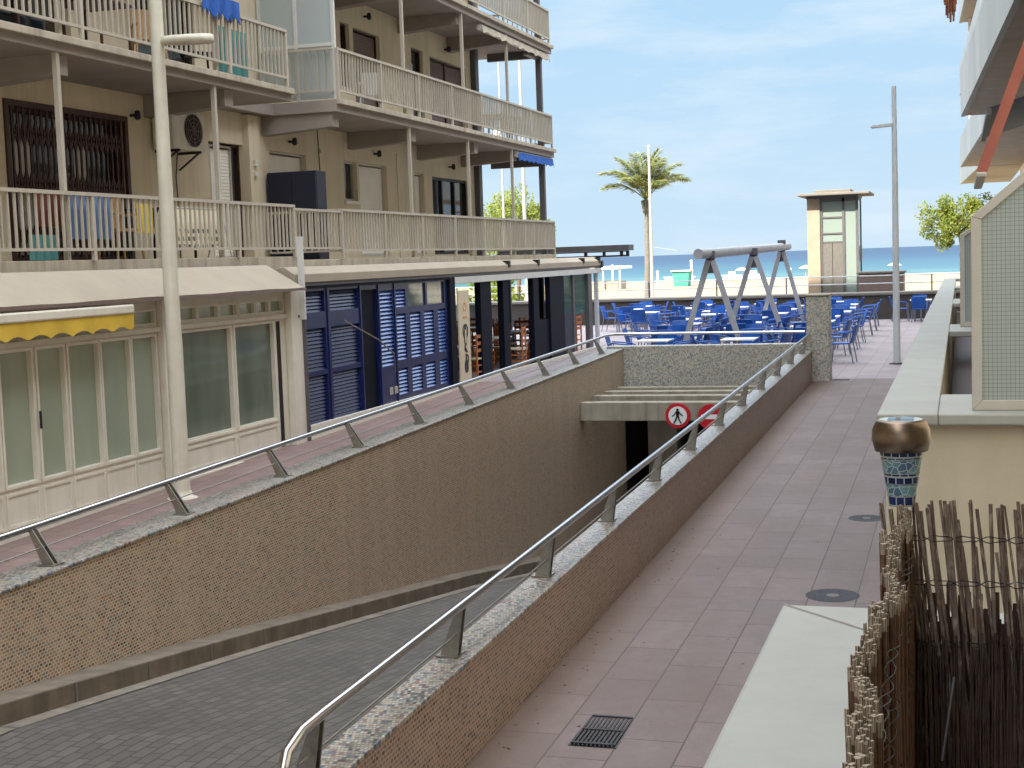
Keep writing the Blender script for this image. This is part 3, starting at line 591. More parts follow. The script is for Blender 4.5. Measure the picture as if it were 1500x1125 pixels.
# clutter on balconies
def plastic_chair(x, y, z, m, label, rz=0):
    t = thing('balcony_chair', label, 'chair', (x, y, z)); t.rotation_euler = (0,0,rz)
    def P(mb, n, mt):
        me = obj(n, mb, mt); me.parent = t; return me
    P(MB().box(-.22,.22,-.22,.22,.40,.44), 'seat', m); P(MB().prism([(-.22,.44),(.22,.44),(.2,.88),(-.2,.88)], 'y', .2, .235), 'backrest', m)
    for sx in (-.19,.19):
        for sy in (-.19,.19): P(MB().tube([(sx,sy,.40),(sx*1.15,sy*1.15,0)], .018, 6), 'leg', m)
        P(MB().box(sx-.025,sx+.025,-.2,.21,.62,.65), 'armrest', m)
    return t
plastic_chair(-11.2, 17.6, .19, 'wood_light', 'pale wooden chair behind the balcony bars by the checked cloth', 1.2); plastic_chair(-11.25, 16.5, .19, 'brown_wood', 'dark wooden chair under the brown grille window', 2.0)
plastic_chair(-11.0, 18.3, 2.88, 'wood_light', 'light wooden chair on the second floor balcony', .7); plastic_chair(-11.1, 19.9, 2.88, 'black_metal', 'black chair on the second floor balcony near the corner', 2.4)
plastic_chair(-10.95, 26.3, 2.89, 'white_paint', 'white chair behind bars on the second floor, left of the shutter', .3); plastic_chair(-10.9, 35.6, 2.89, 'shutter_white', 'white chair at the seaward end of the second floor balcony', 1.3)
def balcony_table(x, y, z, m, label):
    t = thing('balcony_table', label, 'table', (x, y, z)); obj('table_top', MB().box(x-.4,x+.4,y-.4,y+.4,z+.7,z+.735), m, t, bevel=.008)
    for sx in (-.34,.34):
        for sy in (-.34,.34): obj('leg', MB().tube([(x+sx,y+sy,z+.7),(x+sx,y+sy,z)], .02, 6), m, t)
balcony_table(-11.05, 18.45, .19, 'black_metal', 'black table behind the checked cloth on the first floor balcony'); balcony_table(-11.0, 34.5, 2.89, 'shutter_white', 'pale table at the seaward end of the second floor balcony'); balcony_table(-11.05, 17.0, 2.88, 'brown_wood', 'brown table on the second floor balcony above the lamp head')
def cloth(x, y0, y1, z0, z1, m, label, wav=.03, ragged=0.0):
    mb = MB(); n = 20; r = random.Random(int(y0*100))
    pts = [(x+wav*math.sin(i*1.1)+r.uniform(-.01,.01), y0+(y1-y0)*i/n) for i in range(n+1)]
    for i in range(n):
        (xa,ya),(xb,yb) = pts[i], pts[i+1]; za = z0+ragged*(.5+.5*math.sin(i*1.9)); zb = z0+ragged*(.5+.5*math.sin((i+1)*1.9))
        mb.quad((xa,ya,za),(xb,yb,zb),(x,yb,z1),(x,ya,z1))
    o = obj('draped_cloth', mb, m); s = o.modifiers.new('solid','SOLIDIFY'); s.thickness = .012; return tag(o, label, 'cloth')
cloth(-10.45, 15.35, 16.25, .45, 1.0, 'terrace_cloth_blue', 'grey blue cloth hanging behind the first floor balcony bars'); cloth(-10.5, 14.75, 15.3, .6, 1.0, 'cloth_red', 'dark red cloth hanging left of the grey blue cloth')
cloth(-10.46, 14.5, 15.05, .2, .5, 'cloth_teal', 'pale teal cloth low behind the bars at the left edge'); cloth(-10.7, 17.25, 17.65, .55, .95, 'cloth_yellow', 'yellow towel behind the first floor balcony bars')
cloth(-10.22, 18.5, 19.6, 3.62, 3.96, 'cloth_royal', 'royal blue cloth draped over the second floor balcony rail', .03, .12); cloth(-10.55, 19.5, 20.4, 2.95, 3.65, 'cloth_teal', 'teal cloth behind the second floor balcony bars')
t = thing('drying_rack', 'drying rack hung with a cream and grey checked cloth', 'drying rack', (-10.7, 18.6, .19))
mb = MB(); n = 16
for i in range(n):
    a = 17.75+1.6*i/n; c2 = 17.75+1.6*(i+1)/n; mb.quad((-10.5+.02*math.sin(i),a,.36+.02*math.sin(i*2)),(-10.5+.02*math.sin(i+1),c2,.36+.02*math.sin(i*2+2)),(-10.6,c2,.9),(-10.6,a,.9))
o = obj('cloth', mb, 'cloth_check', t); s = o.modifiers.new('solid','SOLIDIFY'); s.thickness = .012
mb = MB()
for y in (17.7, 19.4): mb.tube([(-10.6,y,.92),(-10.45,y,.2)], .012, 6); mb.tube([(-10.6,y,.92),(-10.85,y,.2)], .012, 6)
mb.tube([(-10.6,17.65,.915),(-10.6,19.45,.915)], .012, 6); obj('rack_frame', mb, 'white_paint', t)

# ================================================================== SHOPFRONTS (ground floor)
SX = -9.95
s = thing('shopfront', 'cream framed shopfront with grey green panes under the yellow awning', 'shopfront', (SX, 16.5, -2.8))
panes = [(11.1,11.7),(11.78,12.38),(12.45,13.03),(13.12,13.67),(13.78,14.28),(14.38,14.98),(15.06,15.66),(15.74,16.28)]
trans = [(14.2,14.9),(15.0,15.7),(15.76,16.3),(16.75,17.35),(17.42,17.95),(18.02,18.5),(18.58,19.05),(19.12,19.5),(19.56,19.98)]
g2 = [(16.95,18.28),(18.42,19.62)]
ops = [(a,c2,-2.27,-.82) for a, c2 in panes] + [(a,c2,-2.25,-.82) for a, c2 in g2] + [(a,c2,-.64,-.49) for a, c2 in trans]
obj('wall', MB().wall_x(SX, -20, 20.4, -3.3, -0.16, ops, .07), 'cream_paint', s)
obj('wall_core', MB().box(-11, SX-.1, -20, 20.36, -3.2, -.17), 'dark_interior', s)
for a, c2 in panes: obj('pane', MB().box(SX-.07, SX-.045, a-.005, c2+.005, -2.275, -.815), 'pane_green', s)
for a, c2 in g2: obj('pane', MB().box(SX-.07, SX-.045, a-.005, c2+.005, -2.255, -.815), 'pane_shop', s, label='darker reflecting green grey pane')
for a, c2 in trans: obj('transom_pane', MB().box(SX-.07, SX-.045, a-.005, c2+.005, -.645, -.485), 'pane_green', s)
for a, c2 in panes+g2:
    obj('pane_frame', MB().frame_x(SX+.001, .018, a-.035, c2+.035, -2.31, -.78, .034), 'cream_paint', s)
    obj('lower_panel', MB().frame_x(SX+.001, .012, a-.02, c2+.02, -2.74 if a < 16 else -2.68, -2.36, .03), 'cream_paint', s)
obj('lintel_strip', MB().box(SX+.001, SX+.05, 10, 20.3, -.76, -.70), 'cream_paint', s)
for a, c2 in trans: obj('transom_frame', MB().frame_x(SX+.001, .015, a-.03, c2+.03, -.67, -.46, .03), 'cream_paint', s)
obj('column', MB().box(SX+.001, SX+.10, 16.36, 16.66, -3.0, -.3), 'cream_paint', s, bevel=.01); obj('column', MB().box(SX+.001, SX+.12, 20.05, 20.42, -3.0, -.3), 'cream_paint', s, bevel=.01)
obj('door_gap', MB().box(SX+.001, SX+.006, 19.74, 19.86, -2.72, -.80), 'dark_interior', s); obj('handle', MB().tube([(SX+.06,13.72,-1.7),(SX+.06,13.72,-1.5)], .015, 8), 'black_metal', s)
obj('base', MB().box(SX+.001, SX+.06, -20, 20.2, -3.2, -2.76), 'cream_paint', s)
# canvas canopy
t = thing('canopy', 'long off-white canvas canopy sloping below the first floor balcony', 'canopy', (-9.8, 14, -.1))
mb = MB(); n = 60
for i in range(n):
    a = 2+18.1*i/n; c2 = 2+18.1*(i+1)/n; f = lambda k: .003*math.sin(k*1.7)+.004*math.sin(k*.6)
    mb.quad((-9.62,a,-.30+f(i)),(-9.62,c2,-.30+f(i+1)),(-10.24,c2,.06),(-10.24,a,.06))
o = obj('fabric', mb, 'canvas_white', t); sm = o.modifiers.new('solid','SOLIDIFY'); sm.thickness = .02
obj('front_bar', MB().box(-9.66,-9.6,2,20.15,-.345,-.31), 'shutter_brown', t)
t = thing('awning', 'rolled awning with cream bar and scalloped yellow valance', 'awning', (-9.6, 13, -.45))
obj('front_bar', MB().box(-9.78,-9.58,4,15.28,-.48,-.37), 'cream_paint', t, bevel=.02)
mb = MB(); n = 220
for i in range(n):
    a = 4+11.28*i/n; c2 = 4+11.28*(i+1)/n; f = lambda y: -.69+.06*abs(math.sin(y*math.pi/.40))**.8
    x = lambda y: -9.6+.008*math.sin(y*9)
    mb.quad((x(a),a,f(a)),(x(c2),c2,f(c2)),(-9.6,c2,-.481),(-9.6,a,-.481))
o = obj('valance', mb, 'canvas_yellow', t); sm = o.modifiers.new('solid','SOLIDIFY'); sm.thickness = .008
# blade sign and downpipe
t = thing('blade_sign', 'narrow white projecting sign at the corner of the two shopfronts', 'sign', (-9.7, 20.3, 0))
obj('sign_board', MB().box(-9.80, -9.70, 20.27, 20.31, -.8, .48), 'white_paint', t, bevel=.004)
mb = MB()
for z in (-.25, -.75): mb.box(-9.93, -9.78, 20.28, 20.30, z-.02, z+.02)
obj('bracket', mb, 'black_metal', t)
tag(obj('downpipe', MB().tube([(-9.83,20.45,-.3),(-9.83,20.45,-2.72)], .045, 10), 'dark_column'), 'grey downpipe between the cream shopfront and the blue shutters', 'downpipe')
# blue shutter front
BF = -9.9
s = thing('shopfront', 'navy blue shopfront of louvred shutters next to the restaurant', 'shopfront', (BF, 24, -2.7))
P_ = []   # louvre panels (y0,y1,z0,z1)
for a, c2 in ((20.56,21.42),(21.62,22.8)):
    P_ += [(a,c2,-.72,-.38),(a,c2,-1.66,-.98),(a,c2,-2.5,-1.74)]
P_ += [(23.74,24.36,-1.82,-.46)]
for a, c2 in ((24.52,24.98),(25.2,25.74),(25.94,26.46),(26.72,27.14)): P_ += [(a,c2,-1.76,-.91),(a,c2,-2.40,-1.92)]
P_ += [(24.5,25.0,-.78,-.46)]
GL = [(25.15,26.05,-.80,-.37),(26.15,27.1,-.80,-.37)]; REC = [(22.92,23.62,-2.7,-.42)]
obj('wall', MB().wall_x(BF, 20.46, 27.62, -2.9, -.3, P_+GL+REC, .06), 'navy_paint', s)
obj('wall_core', MB().box(-11, BF-.075, 20.46, 27.6, -2.9, -.3), 'navy_dark', s)
for a, c2, z0, z1 in P_:
    o = obj('louvre_panel', MB().ribs_x(BF-.058, a, c2, z0, z1, .060 if a < 23 else .070, .030 if a < 23 else .052), 'navy_louvre' if a < 23 else 'navy_louvre_skylit', s)
for a, c2, z0, z1 in GL: obj('pane', MB().box(BF-.06, BF-.03, a, c2, z0, z1), 'pane_teal', s)
for a, c2, z0, z1 in REC: obj('door', MB().box(BF-.062, BF-.045, a, c2, z0, z1), 'navy_dark', s)
for y in (21.52, 22.86, 23.68, 24.44): obj('stile', MB().box(BF+.001, BF+.02, y-.025, y+.025, -2.72, -.34), 'navy_paint', s)
obj('fascia', MB().box(BF-.02, BF+.05, 20.46, 27.62, -.34, -.24), 'navy_dark', s)
obj('corner_post', MB().box(BF-.02, BF+.06, 27.3, 27.62, -2.8, -.3), 'navy_dark', s)
mb = MB().tube([(BF+.05,22.05,-.90),(BF+.3,22.9,-1.28),(BF+.32,23.55,-1.58),(BF+.32,23.58,-1.9)], .012, 8); obj('crank_handle', mb, 'steel_dull', s)
obj('base', MB().box(BF+.001, BF+.07, 20.46, 39.3, -2.9, -2.50), 'cream_paint', s)
for y in (24.05, 24.28): obj('socket_cover', MB().box(BF+.001, BF+.02, y, y+.12, -2.35, -2.22), 'alu_frame', s)
# cassette and white beam over the restaurant
t = thing('awning', 'long white awning box with black clips above the blue shopfront and restaurant', 'awning', (-9.9, 30, -.2))
obj('cassette', MB().prism([(-10.24,.0),(-10.0,.02),(-9.82,-.1),(-9.82,-.235),(-10.24,-.235)], 'y', 20.2, 40.1), 'canvas_white', t, bevel=.01)
obj('dark_trim', MB().box(-10.2, -9.84, 20.2, 40.0, -.29, -.237), 'dark_column', t)
for y in (31.2, 33.6, 38.0, 39.8): obj('clip', MB().box(-9.95, -9.80, y, y+.14, -.14, .0), 'black_metal', t)
obj('end_cap', MB().box(-10.0,-9.78,40.02,40.2,-.3,-.1), 'black_metal', t)
# ================================================================== RESTAURANT
r = thing('restaurant', 'open sided ground floor restaurant with navy posts and glass', 'restaurant', (-12, 33, -2.5))
obj('beam', MB().box(-9.98, -9.84, 27.63, 40.15, -.44, -.30), 'white_paint', r, bevel=.01)
obj('floor', MB().box(-16, -9.9, 27.6, 39.3, -2.62, -2.545), 'terrace_paver', r)
obj('ceiling', MB().box(-16, -9.99, 27.63, 39.4, -.30, -.243), 'canvas_white', r)
for a, c2 in ((29.4,30.1),(31.0,31.45),(33.42,33.9),(34.9,36.25)): obj('post', MB().box(-10.04, -9.9, a, c2, -2.545, -.44), 'navy_dark', r, bevel=.01)
obj('post', MB().box(-10.0,-9.92,37.25,37.4,-2.545,-.44), 'dark_column', r); obj('post', MB().box(-10.0,-9.88,38.75,39.15,-2.545,-.44), 'dark_column', r); obj('post', MB().box(-10.0,-9.9,39.85,40.0,-2.56,-.44), 'pole_grey', r)
for x in (-11.4, -13.0, -14.6, -15.9): obj('post', MB().box(x-.09, x+.09, 39.15, 39.3, -2.545, -.3), 'navy_dark', r)
obj('rear_wall', MB().box(-16.2, -16.0, 27.6, 39.3, -2.6, -.25), 'navy_dark', r)
obj('low_panel', MB().box(-10.02, -9.95, 33.92, 36.3, -2.545, -1.5), 'navy_dark', r); obj('low_panel', MB().box(-10.02,-9.95,36.3,37.2,-2.545,-1.45), 'navy', r)
for a, c2 in ((36.27,37.24),(37.42,38.73)): obj('pane', MB().box(-9.975, -9.965, a, c2, -1.5 if a > 36 else -2.5, -.45), 'clear_glass', r)
for x0, x1 in ((-14.5,-13.1),): obj('pane', MB().box(x0, x1, 39.2, 39.21, -2.5, -.35), 'clear_glass', r)
t = thing('menu_board', 'tall cream board with orange emblem and dark jug drawings beside the restaurant', 'board', (-9.85, 28.1, -2.5))
obj('board', MB().box(-9.86, -9.82, 27.75, 28.4, -2.5, -.58), 'board_cream', t, bevel=.005)
X = -9.818
def yz(mb, pts, cy, cz, k): return mb.prism([(cy+a*k, cz+b_*k) for a, b_ in pts], 'x', X-.002, X+.004)
mb = MB()
for k in range(7):
    a = k*math.pi/3.5; mb.tube([(X, 28.08+.10*math.cos(a+j*.25), -.92+.075*math.sin(a+j*.25)) for j in range(3)], .014, 5)
for j in range(5): mb.box(X-.001, X+.003, 27.96+j*.055, 27.99+j*.055, -1.16, -1.12)
obj('emblem', mb, 'orange_print', t)
mb = MB()
yz(mb, [(-.30,1),(.30,1),(.34,.85),(.2,.8),(.26,.55),(.34,.2),(.30,-.3),(.16,-.6),(-.16,-.6),(-.30,-.3),(-.34,.2),(-.26,.55),(-.2,.8),(-.34,.85)], 28.08, -1.56, .28)
mb.tube([(X,28.0,-1.73),(X,28.1,-1.80),(X,28.17,-1.86),(X,28.06,-1.84),(X,28.0,-1.78)], .016, 5); mb.tube([(X,28.15,-1.30),(X,28.22,-1.36),(X,28.21,-1.50),(X,28.16,-1.56)], .013, 5); mb.tube([(X,28.01,-1.30),(X,27.94,-1.36),(X,27.95,-1.50),(X,28.0,-1.56)], .013, 5)
yz(mb, [(-.22,1),(.22,1),(.16,.7),(.20,.5),(.5,.15),(.55,-.3),(.35,-.75),(-.35,-.75),(-.55,-.3),(-.5,.15),(-.20,.5),(-.16,.7)], 28.09, -2.12, .22)
mb.tube([(X,28.13,-1.92),(X,28.22,-1.95),(X,28.22,-2.05),(X,28.16,-2.1)], .013, 5); obj('jug_drawing', mb, 'sign_black', t)
mb = MB(); yz(mb, [(-.14,.6),(.14,.6),(.16,0),(.10,-.4),(-.10,-.4),(-.16,0)], 28.08, -1.56, .28); obj('drawing_highlight', MB().add([(v[0]+.004, v[1], v[2]) for v in mb.v], mb.f), 'board_cream', t)
# wooden chairs and tables inside
def wood_chair():
    t = thing('wooden_chair', 'ladder back wooden chair inside the restaurant', 'chair', (0,0,0), 'wooden restaurant chairs')
    def P(mb, n, m): o = obj(n, mb, m); o.parent = t
    P(MB().box(-.2,.2,-.2,.2,.44,.475), 'seat', 'board_cream')
    for sx in (-.19,.19):
        P(MB().box(sx-.018,sx+.018,-.2,-.164,0,.44), 'leg', 'wood_chair'); P(MB().box(sx-.018,sx+.018,.17,.206,0,.98), 'leg', 'wood_chair')
    mb = MB()
    for z in (.6,.75,.9): mb.box(-.172,.172,.178,.198,z,z+.07)
    P(mb, 'backrest', 'wood_chair')
    mb = MB()
    for z in (.16,.3): mb.box(-.172,.172,.18,.2,z,z+.025); mb.box(-.172,.172,-.194,-.172,z,z+.025); mb.box(-.2,-.18,-.164,.17,z,z+.025); mb.box(.18,.2,-.164,.17,z,z+.025)
    P(mb, 'stretcher', 'wood_chair'); return t
wc = wood_chair(); first = True
def place_wc(x, y, rz, label):
    global first
    if first: wc.location = (x,y,-2.545); wc.rotation_euler = (0,0,rz); wc['label'] = label; first = False
    else: dup(wc, (x,y,-2.545), rz, label)
def white_table(x, y, z, name, label, group, w=.7, h=.74):
    t = thing(name, label, 'table', (x,y,z), group); obj('table_top', MB().box(x-w/2,x+w/2,y-w/2,y+w/2,z+h-.03,z+h), 'table_white', t, bevel=.006)
    obj('pedestal', MB().tube([(x,y,z+h-.03),(x,y,z+.02)], .03, 8), 'chair_leg_grey', t); obj('foot', MB().box(x-.25,x+.25,y-.03,y+.03,z,z+.025).box(x-.03,x+.03,y-.25,y-.031,z,z+.025).box(x-.03,x+.03,y+.031,y+.25,z,z+.025), 'chair_leg_grey', t)
    return t
wt = [(-10.75,29.35),(-10.7,32.45),(-11.0,35.2),(-10.8,38.0),(-13.0,31.8),(-13.1,34.6),(-13.0,37.4)]
td = ['white table by the jug board','white table between middle navy posts','white table behind wide navy panel','white table at seaward corner','white rear row table nearest blue shutters','white middle table of rear row','white rear row table nearest the sea']
for (x, y), l in zip(wt, td):
    white_table(x, y, -2.545, 'restaurant_table', l + ' inside the restaurant', 'restaurant tables', .8)
    sh = l
    for dx, dy, rz, w_ in ((.0,-.62,math.pi,'near'),(.0,.62,0,'far'),(.62,0,-math.pi/2,'street'),(-.62,0,math.pi/2,'inner')):
        place_wc(x+dx, y+dy, rz+random.uniform(-.15,.15), ('wooden chair on %s side of the %s' % (w_, sh)))
# pergola end
t = thing('pergola', 'dark framed pergola with pale panes at the end of the restaurant', 'pergola', (-10, 40, -2.5))
mb = MB().box(-13, -9.08, 40.4, 40.5, .0, .05).box(-13,-9.08,40.4,40.5,.14,.17).box(-9.16,-9.08,40.4,40.5,.05,.14).box(-9.34,-9.26,40.4,40.5,.05,.14).box(-9.85,-9.78,40.4,40.5,.05,.14).box(-10.4,-10.32,40.4,40.5,.05,.14)
obj('frame', mb, 'black_metal', t)
obj('roof', MB().box(-13,-9.06,40.3,41.0,.175,.34), 'dark_column', t, bevel=.01)
for x in (-12.8,): obj('post', MB().box(x-.06,x+.06,40.6,40.72,-2.56,-.0), 'black_metal', t)

# ================================================================== STREET LAMPS AND POLES
t = thing('street_lamp', 'tall cream street lamp with flat head in front of the shopfront', 'street lamp', (-9.3, 15.67, -2.82))
obj('pole', MB().tube([(-9.3,15.67,-2.83),(-9.3,15.67,-1.0),(-9.3,15.67,1.5),(-9.3,15.67,5.2)], [.105,.098,.085,.068], 16), 'pole_cream', t)
obj('base_plate', MB().lathe([(.19,0),(.19,.02),(.125,.04),(.12,.10)], (-9.3,15.67,-2.825), 16), 'pole_cream', t)
mb = MB(); pf = [(0,.04),(.15,.13),(.42,.17),(.6,.14),(.68,.06)]
vs = []
for a, w_ in pf:
    for (dy, dz) in ((-w_,0),(-w_*.6,.055),(w_*.6,.055),(w_,0),(w_*.8,-.045),(-w_*.8,-.045)): vs.append((-9.24+a, 15.67+dy, 2.80+dz-.03*a))
fs = [(i*6+k, i*6+(k+1)%6, (i+1)*6+(k+1)%6, (i+1)*6+k) for i in range(4) for k in range(6)] + [(5,4,3,2,1,0),(24,25,26,27,28,29)]
obj('lamp_head', MB().add(vs, fs, True), 'pole_cream', t)
t = thing('street_lamp', 'slim grey street lamp with short arm on the terrace at the right', 'street lamp', (-1.35, 32.48, -2.56))
obj('pole', MB().tube([(-1.35,32.48,-2.56),(-1.35,32.48,1.0),(-1.35,32.48,3.46)], [.08,.066,.05], 14), 'pole_grey', t)
obj('base_plate', MB().lathe([(.17,0),(.17,.015),(.09,.03)], (-1.35,32.48,-2.558), 14), 'manhole_iron', t)
obj('lamp_head', MB().prism([(-1.39,2.68),(-1.39,2.61),(-1.82,2.585),(-1.86,2.62),(-1.8,2.65)], 'y', 32.38, 32.58), 'pole_grey', t, bevel=.008)
for (x, y, zt, rr, l) in ((-19.0,60,9.6,.065,'thin white mast seen through the balconies, left of the other'),(-18.2,60.5,9.4,.10,'thicker white mast seen through the balcony corner'),(-15.0,72,5.5,.10,'white mast standing in front of the palm trunk')):
    t = thing('mast', l, 'mast', (x,y,-3.3)); obj('pole', MB().tube([(x,y,-3.35),(x,y,zt)], [rr, rr*.6], 12), 'mast_grey', t); obj('cap', MB().lathe([(rr*.8,0),(rr*.8,.05),(.01,.09)], (x,y,zt-.02), 10), 'white_paint', t)
    if y == 60: obj('lamp_head', MB().lathe([(.06,-.3),(.22,0),(.05,.12)], (x-.18,y,5.6), 12), 'white_paint', t)

# ================================================================== A-FRAME
t = thing('swing_frame', 'grey metal A-frames carrying a long rolled tube above the terrace', 'metal frame', (-5.3, 37, -2.56))
A = [(32.0,-5.33,-.10,.56),(37.0,-5.05,-.06,.60),(43.0,-5.05,.03,.52)]
for y, x, z, sp in A:
    for sgn in (-1, 1): obj('leg', MB().bar((x+sgn*.05,y,z-.05), (x+sgn*sp*1.42,y,-2.56), .12, .07, (0,1,0)), 'galvanised', t)
    obj('bracket', MB().box(x-.1,x+.1,y-.07,y+.07,z-.02,z+.16), 'dark_column', t, bevel=.01); obj('gusset', MB().prism([(x-.1,z-.02),(x+.1,z-.02),(x+.16,z-.34),(x-.16,z-.34)], 'y', y-.012, y+.012), 'dark_column', t)
obj('tube_housing', MB().tube([(-5.48,31.3,-.0),(-5.3,32.5,.01),(-5.0,44.2,.13)], .115, 14), 'galvanised', t)
obj('end_cap', MB().box(-5.15,-4.93,42.9,43.1,.2,.32), 'dark_column', t)
tag(obj('cable', MB().tube([(-15.0,72,.45),(-9,50,.05),(-5.5,31.6,.02)], .008, 5), 'galvanised'), 'thin cable stretched from the white mast to the A-frame tube', 'cable')

# ================================================================== TERRACE TABLES AND CHAIRS
def terrace_chair():
    t = thing('terrace_chair', 'blue terrace armchair', 'chair', (0,0,0), 'blue terrace chairs')
    def P(mb, n, m, sol=0):
        o = obj(n, mb, m); o.parent = t
        if sol: s_ = o.modifiers.new('solid','SOLIDIFY'); s_.thickness = sol
    mb = MB(); n = 8
    for j in range(4):
        for i in range(n):
            def q(i, j):
                a = (i/n-.5)*2.2; z = .46+.10*j; return (.26*math.sin(a)*1.02, .20+.06*math.cos(a)-.0+.03*j, z+.015*math.cos(a*1.4))
            mb.quad(q(i,j), q(i+1,j), q(i+1,j+1), q(i,j+1))
    P(mb, 'backrest', 'chair_blue', .018)
    P(MB().prism([(-.23,-.22),(.23,-.22),(.25,.02),(.2,.22),(-.2,.22),(-.25,.02)], 'z', .43, .455), 'seat', 'chair_blue')
    for sx in (-1, 1):
        P(MB().tube([(sx*.25,.24,.70),(sx*.285,.05,.68),(sx*.285,-.16,.66),(sx*.27,-.24,.62)], .018, 6), 'armrest', 'chair_frame')
        P(MB().tube([(sx*.27,-.24,.62),(sx*.25,-.22,.44),(sx*.265,-.27,0)], .014, 6), 'leg', 'chair_leg_grey'); P(MB().tube([(sx*.25,.26,.72),(sx*.23,.22,.44),(sx*.25,.30,0)], .014, 6), 'leg', 'chair_leg_grey')
    return t
tc = terrace_chair(); tfirst = True
TZ = -2.56
def place_tc(x, y, rz, label):
    global tfirst
    if tfirst: tc.location = (x,y,TZ); tc.rotation_euler = (0,0,rz); tc['label'] = label; tfirst = False
    else: dup(tc, (x,y,TZ), rz, label)
ordn = ['first','second','third','fourth','fifth','sixth','seventh','eighth','ninth','tenth']
rows = [(30.5,[-6.3,-4.45]),(32.9,[-6.6,-4.55,-3.25]),(35.3,[-6.75,-5.2,-3.6]),(37.6,[-6.9,-5.3,-3.4]),(40.2,[-7.5,-5.6,-3.5]),(43.0,[-7.2,-5.3,-3.45]),(45.6,[-9.8,-7.45,-5.35,-3.5]),(48.4,[-10.9,-9.0,-7.2,-5.4,-3.6]),(51.2,[-11.2,-8.85,-6.6,-4.2,-1.25])]
posn = {2: ['left','right'], 3: ['left','middle','right'], 4: ['far left','second from left','second from right','far right'], 5: ['far left','second from left','middle','second from right','far right']}
rr = random.Random(3)
for ri, (y, xs) in enumerate(rows):
    for xi, x in enumerate(xs):
        where = '%s row from the ramp, %s' % (ordn[ri], posn[len(xs)][xi])
        x += rr.uniform(-.08,.08); yy = y+rr.uniform(-.15,.15)
        white_table(x, yy, TZ, 'terrace_table', 'white terrace table in the ' + where, 'white terrace tables', .72)
        for dx, dy, rz, side in ((0,-.66,math.pi,'ramp side'),(0,.66,0,'sea side'),(.64,0,-math.pi/2,'path side'),(-.64,0,math.pi/2,'restaurant side')):
            if rr.random() < (.06 if ri > 0 else .0): continue
            if ri == 0 and dy < 0: continue
            place_tc(x+dx*rr.uniform(.95,1.12), yy+dy*rr.uniform(.95,1.15), rz+rr.uniform(-.3,.3), 'blue armchair, %s of table in %s' % (side, where))

# ================================================================== PROMENADE
w = thing('promenade_wall', 'low stone promenade wall between terrace and beach', 'wall', (0, 53.4, -2.56))
obj('wall', MB().box(-45, 14, 53.02, 53.9, -3.9, -1.70), 'wall_shaded', w); obj('coping', MB().box(-45, 14, 52.95, 54.4, -1.70, -1.60), 'promenade_stone', w, bevel=.02)
t = thing('promenade_rail', 'thin grey railing on top of the promenade wall', 'railing', (0, 54, -1.6))
mb = MB()
for z in (-1.02, -1.3): mb.tube([(-45,54.1,z),(14,54.1,z)], .022, 6)
obj('rails', mb, 'pole_grey', t)
for i in range(15): x = -27.0+2.6*i; obj('post', MB().tube([(x,54.1,-1.6),(x,54.1,-1.0)], .03, 6), 'dark_column', t)
t = thing('lift_tower', 'glass lift tower with pink stone side and flat overhanging roof', 'lift', (-4.8, 58.5, -3))
obj('stone_side', MB().box(-5.78, -5.28, 57.9, 60.0, -3.3, 2.0), 'stone_pink', t, bevel=.02)
mb = MB()
for x in (-5.25, -4.38, -3.86): mb.box(x-.05, x+.05, 57.95, 58.05, -3.3, 2.0)
for z in (1.25, .62, .28): mb.box(-5.2, -4.43, 57.96, 58.04, z-.03, z+.03)
mb.box(-3.9,-3.82,59.9,60.0,-3.3,2.0); mb.box(-5.2,-3.91,57.95,58.05,1.86,2.0); mb.box(-3.88,-3.84,58.06,59.9,1.9,2.0)
obj('frame', mb, 'dark_column', t); obj('pane', MB().box(-5.22,-4.4,58.0,58.02,.31,1.86), 'lift_glass', t); obj('pane', MB().box(-4.33,-3.9,58.0,58.02,-1.9,1.86), 'lift_glass', t); obj('pane', MB().box(-3.87,-3.85,58.06,59.9,-1.9,1.9), 'lift_glass', t)
obj('back_wall', MB().box(-5.27,-3.92,59.85,59.98,-3.3,1.98), 'alu_frame', t)
for a, c2 in ((-5.2,-4.83),(-4.81,-4.43)): obj('door', MB().box(a, c2, 57.98, 58.02, -1.9, .25), 'steel_dull', t)
obj('car', MB().box(-5.1,-4.0,58.3,59.7,-1.0,.6), 'alu_frame', t)
obj('roof', MB().box(-6.1, -3.34, 57.3, 60.6, 2.1, 2.2), 'promenade_stone', t, bevel=.02); obj('roof_base', MB().box(-5.8,-3.8,57.85,60.1,2.0,2.1), 'dark_column', t)
obj('roof_cap', MB().box(-5.5,-4.1,58.1,59.8,2.2,2.34), 'promenade_stone', t, bevel=.02); obj('call_box', MB().box(-3.8,-3.7,58.2,58.3,-.5,.1), 'steel_dull', t)
t = thing('utility_box', 'low stone box beside the lift tower', 'box', (-2.8, 56.8, -2.3)); obj('body', MB().box(-3.7,-2.05,56.0,57.5,-3.3,-.98), 'shutter_brown', t, bevel=.03); obj('lid', MB().box(-3.76,-2.0,55.95,57.55,-.98,-.9), 'promenade_stone', t, bevel=.02)

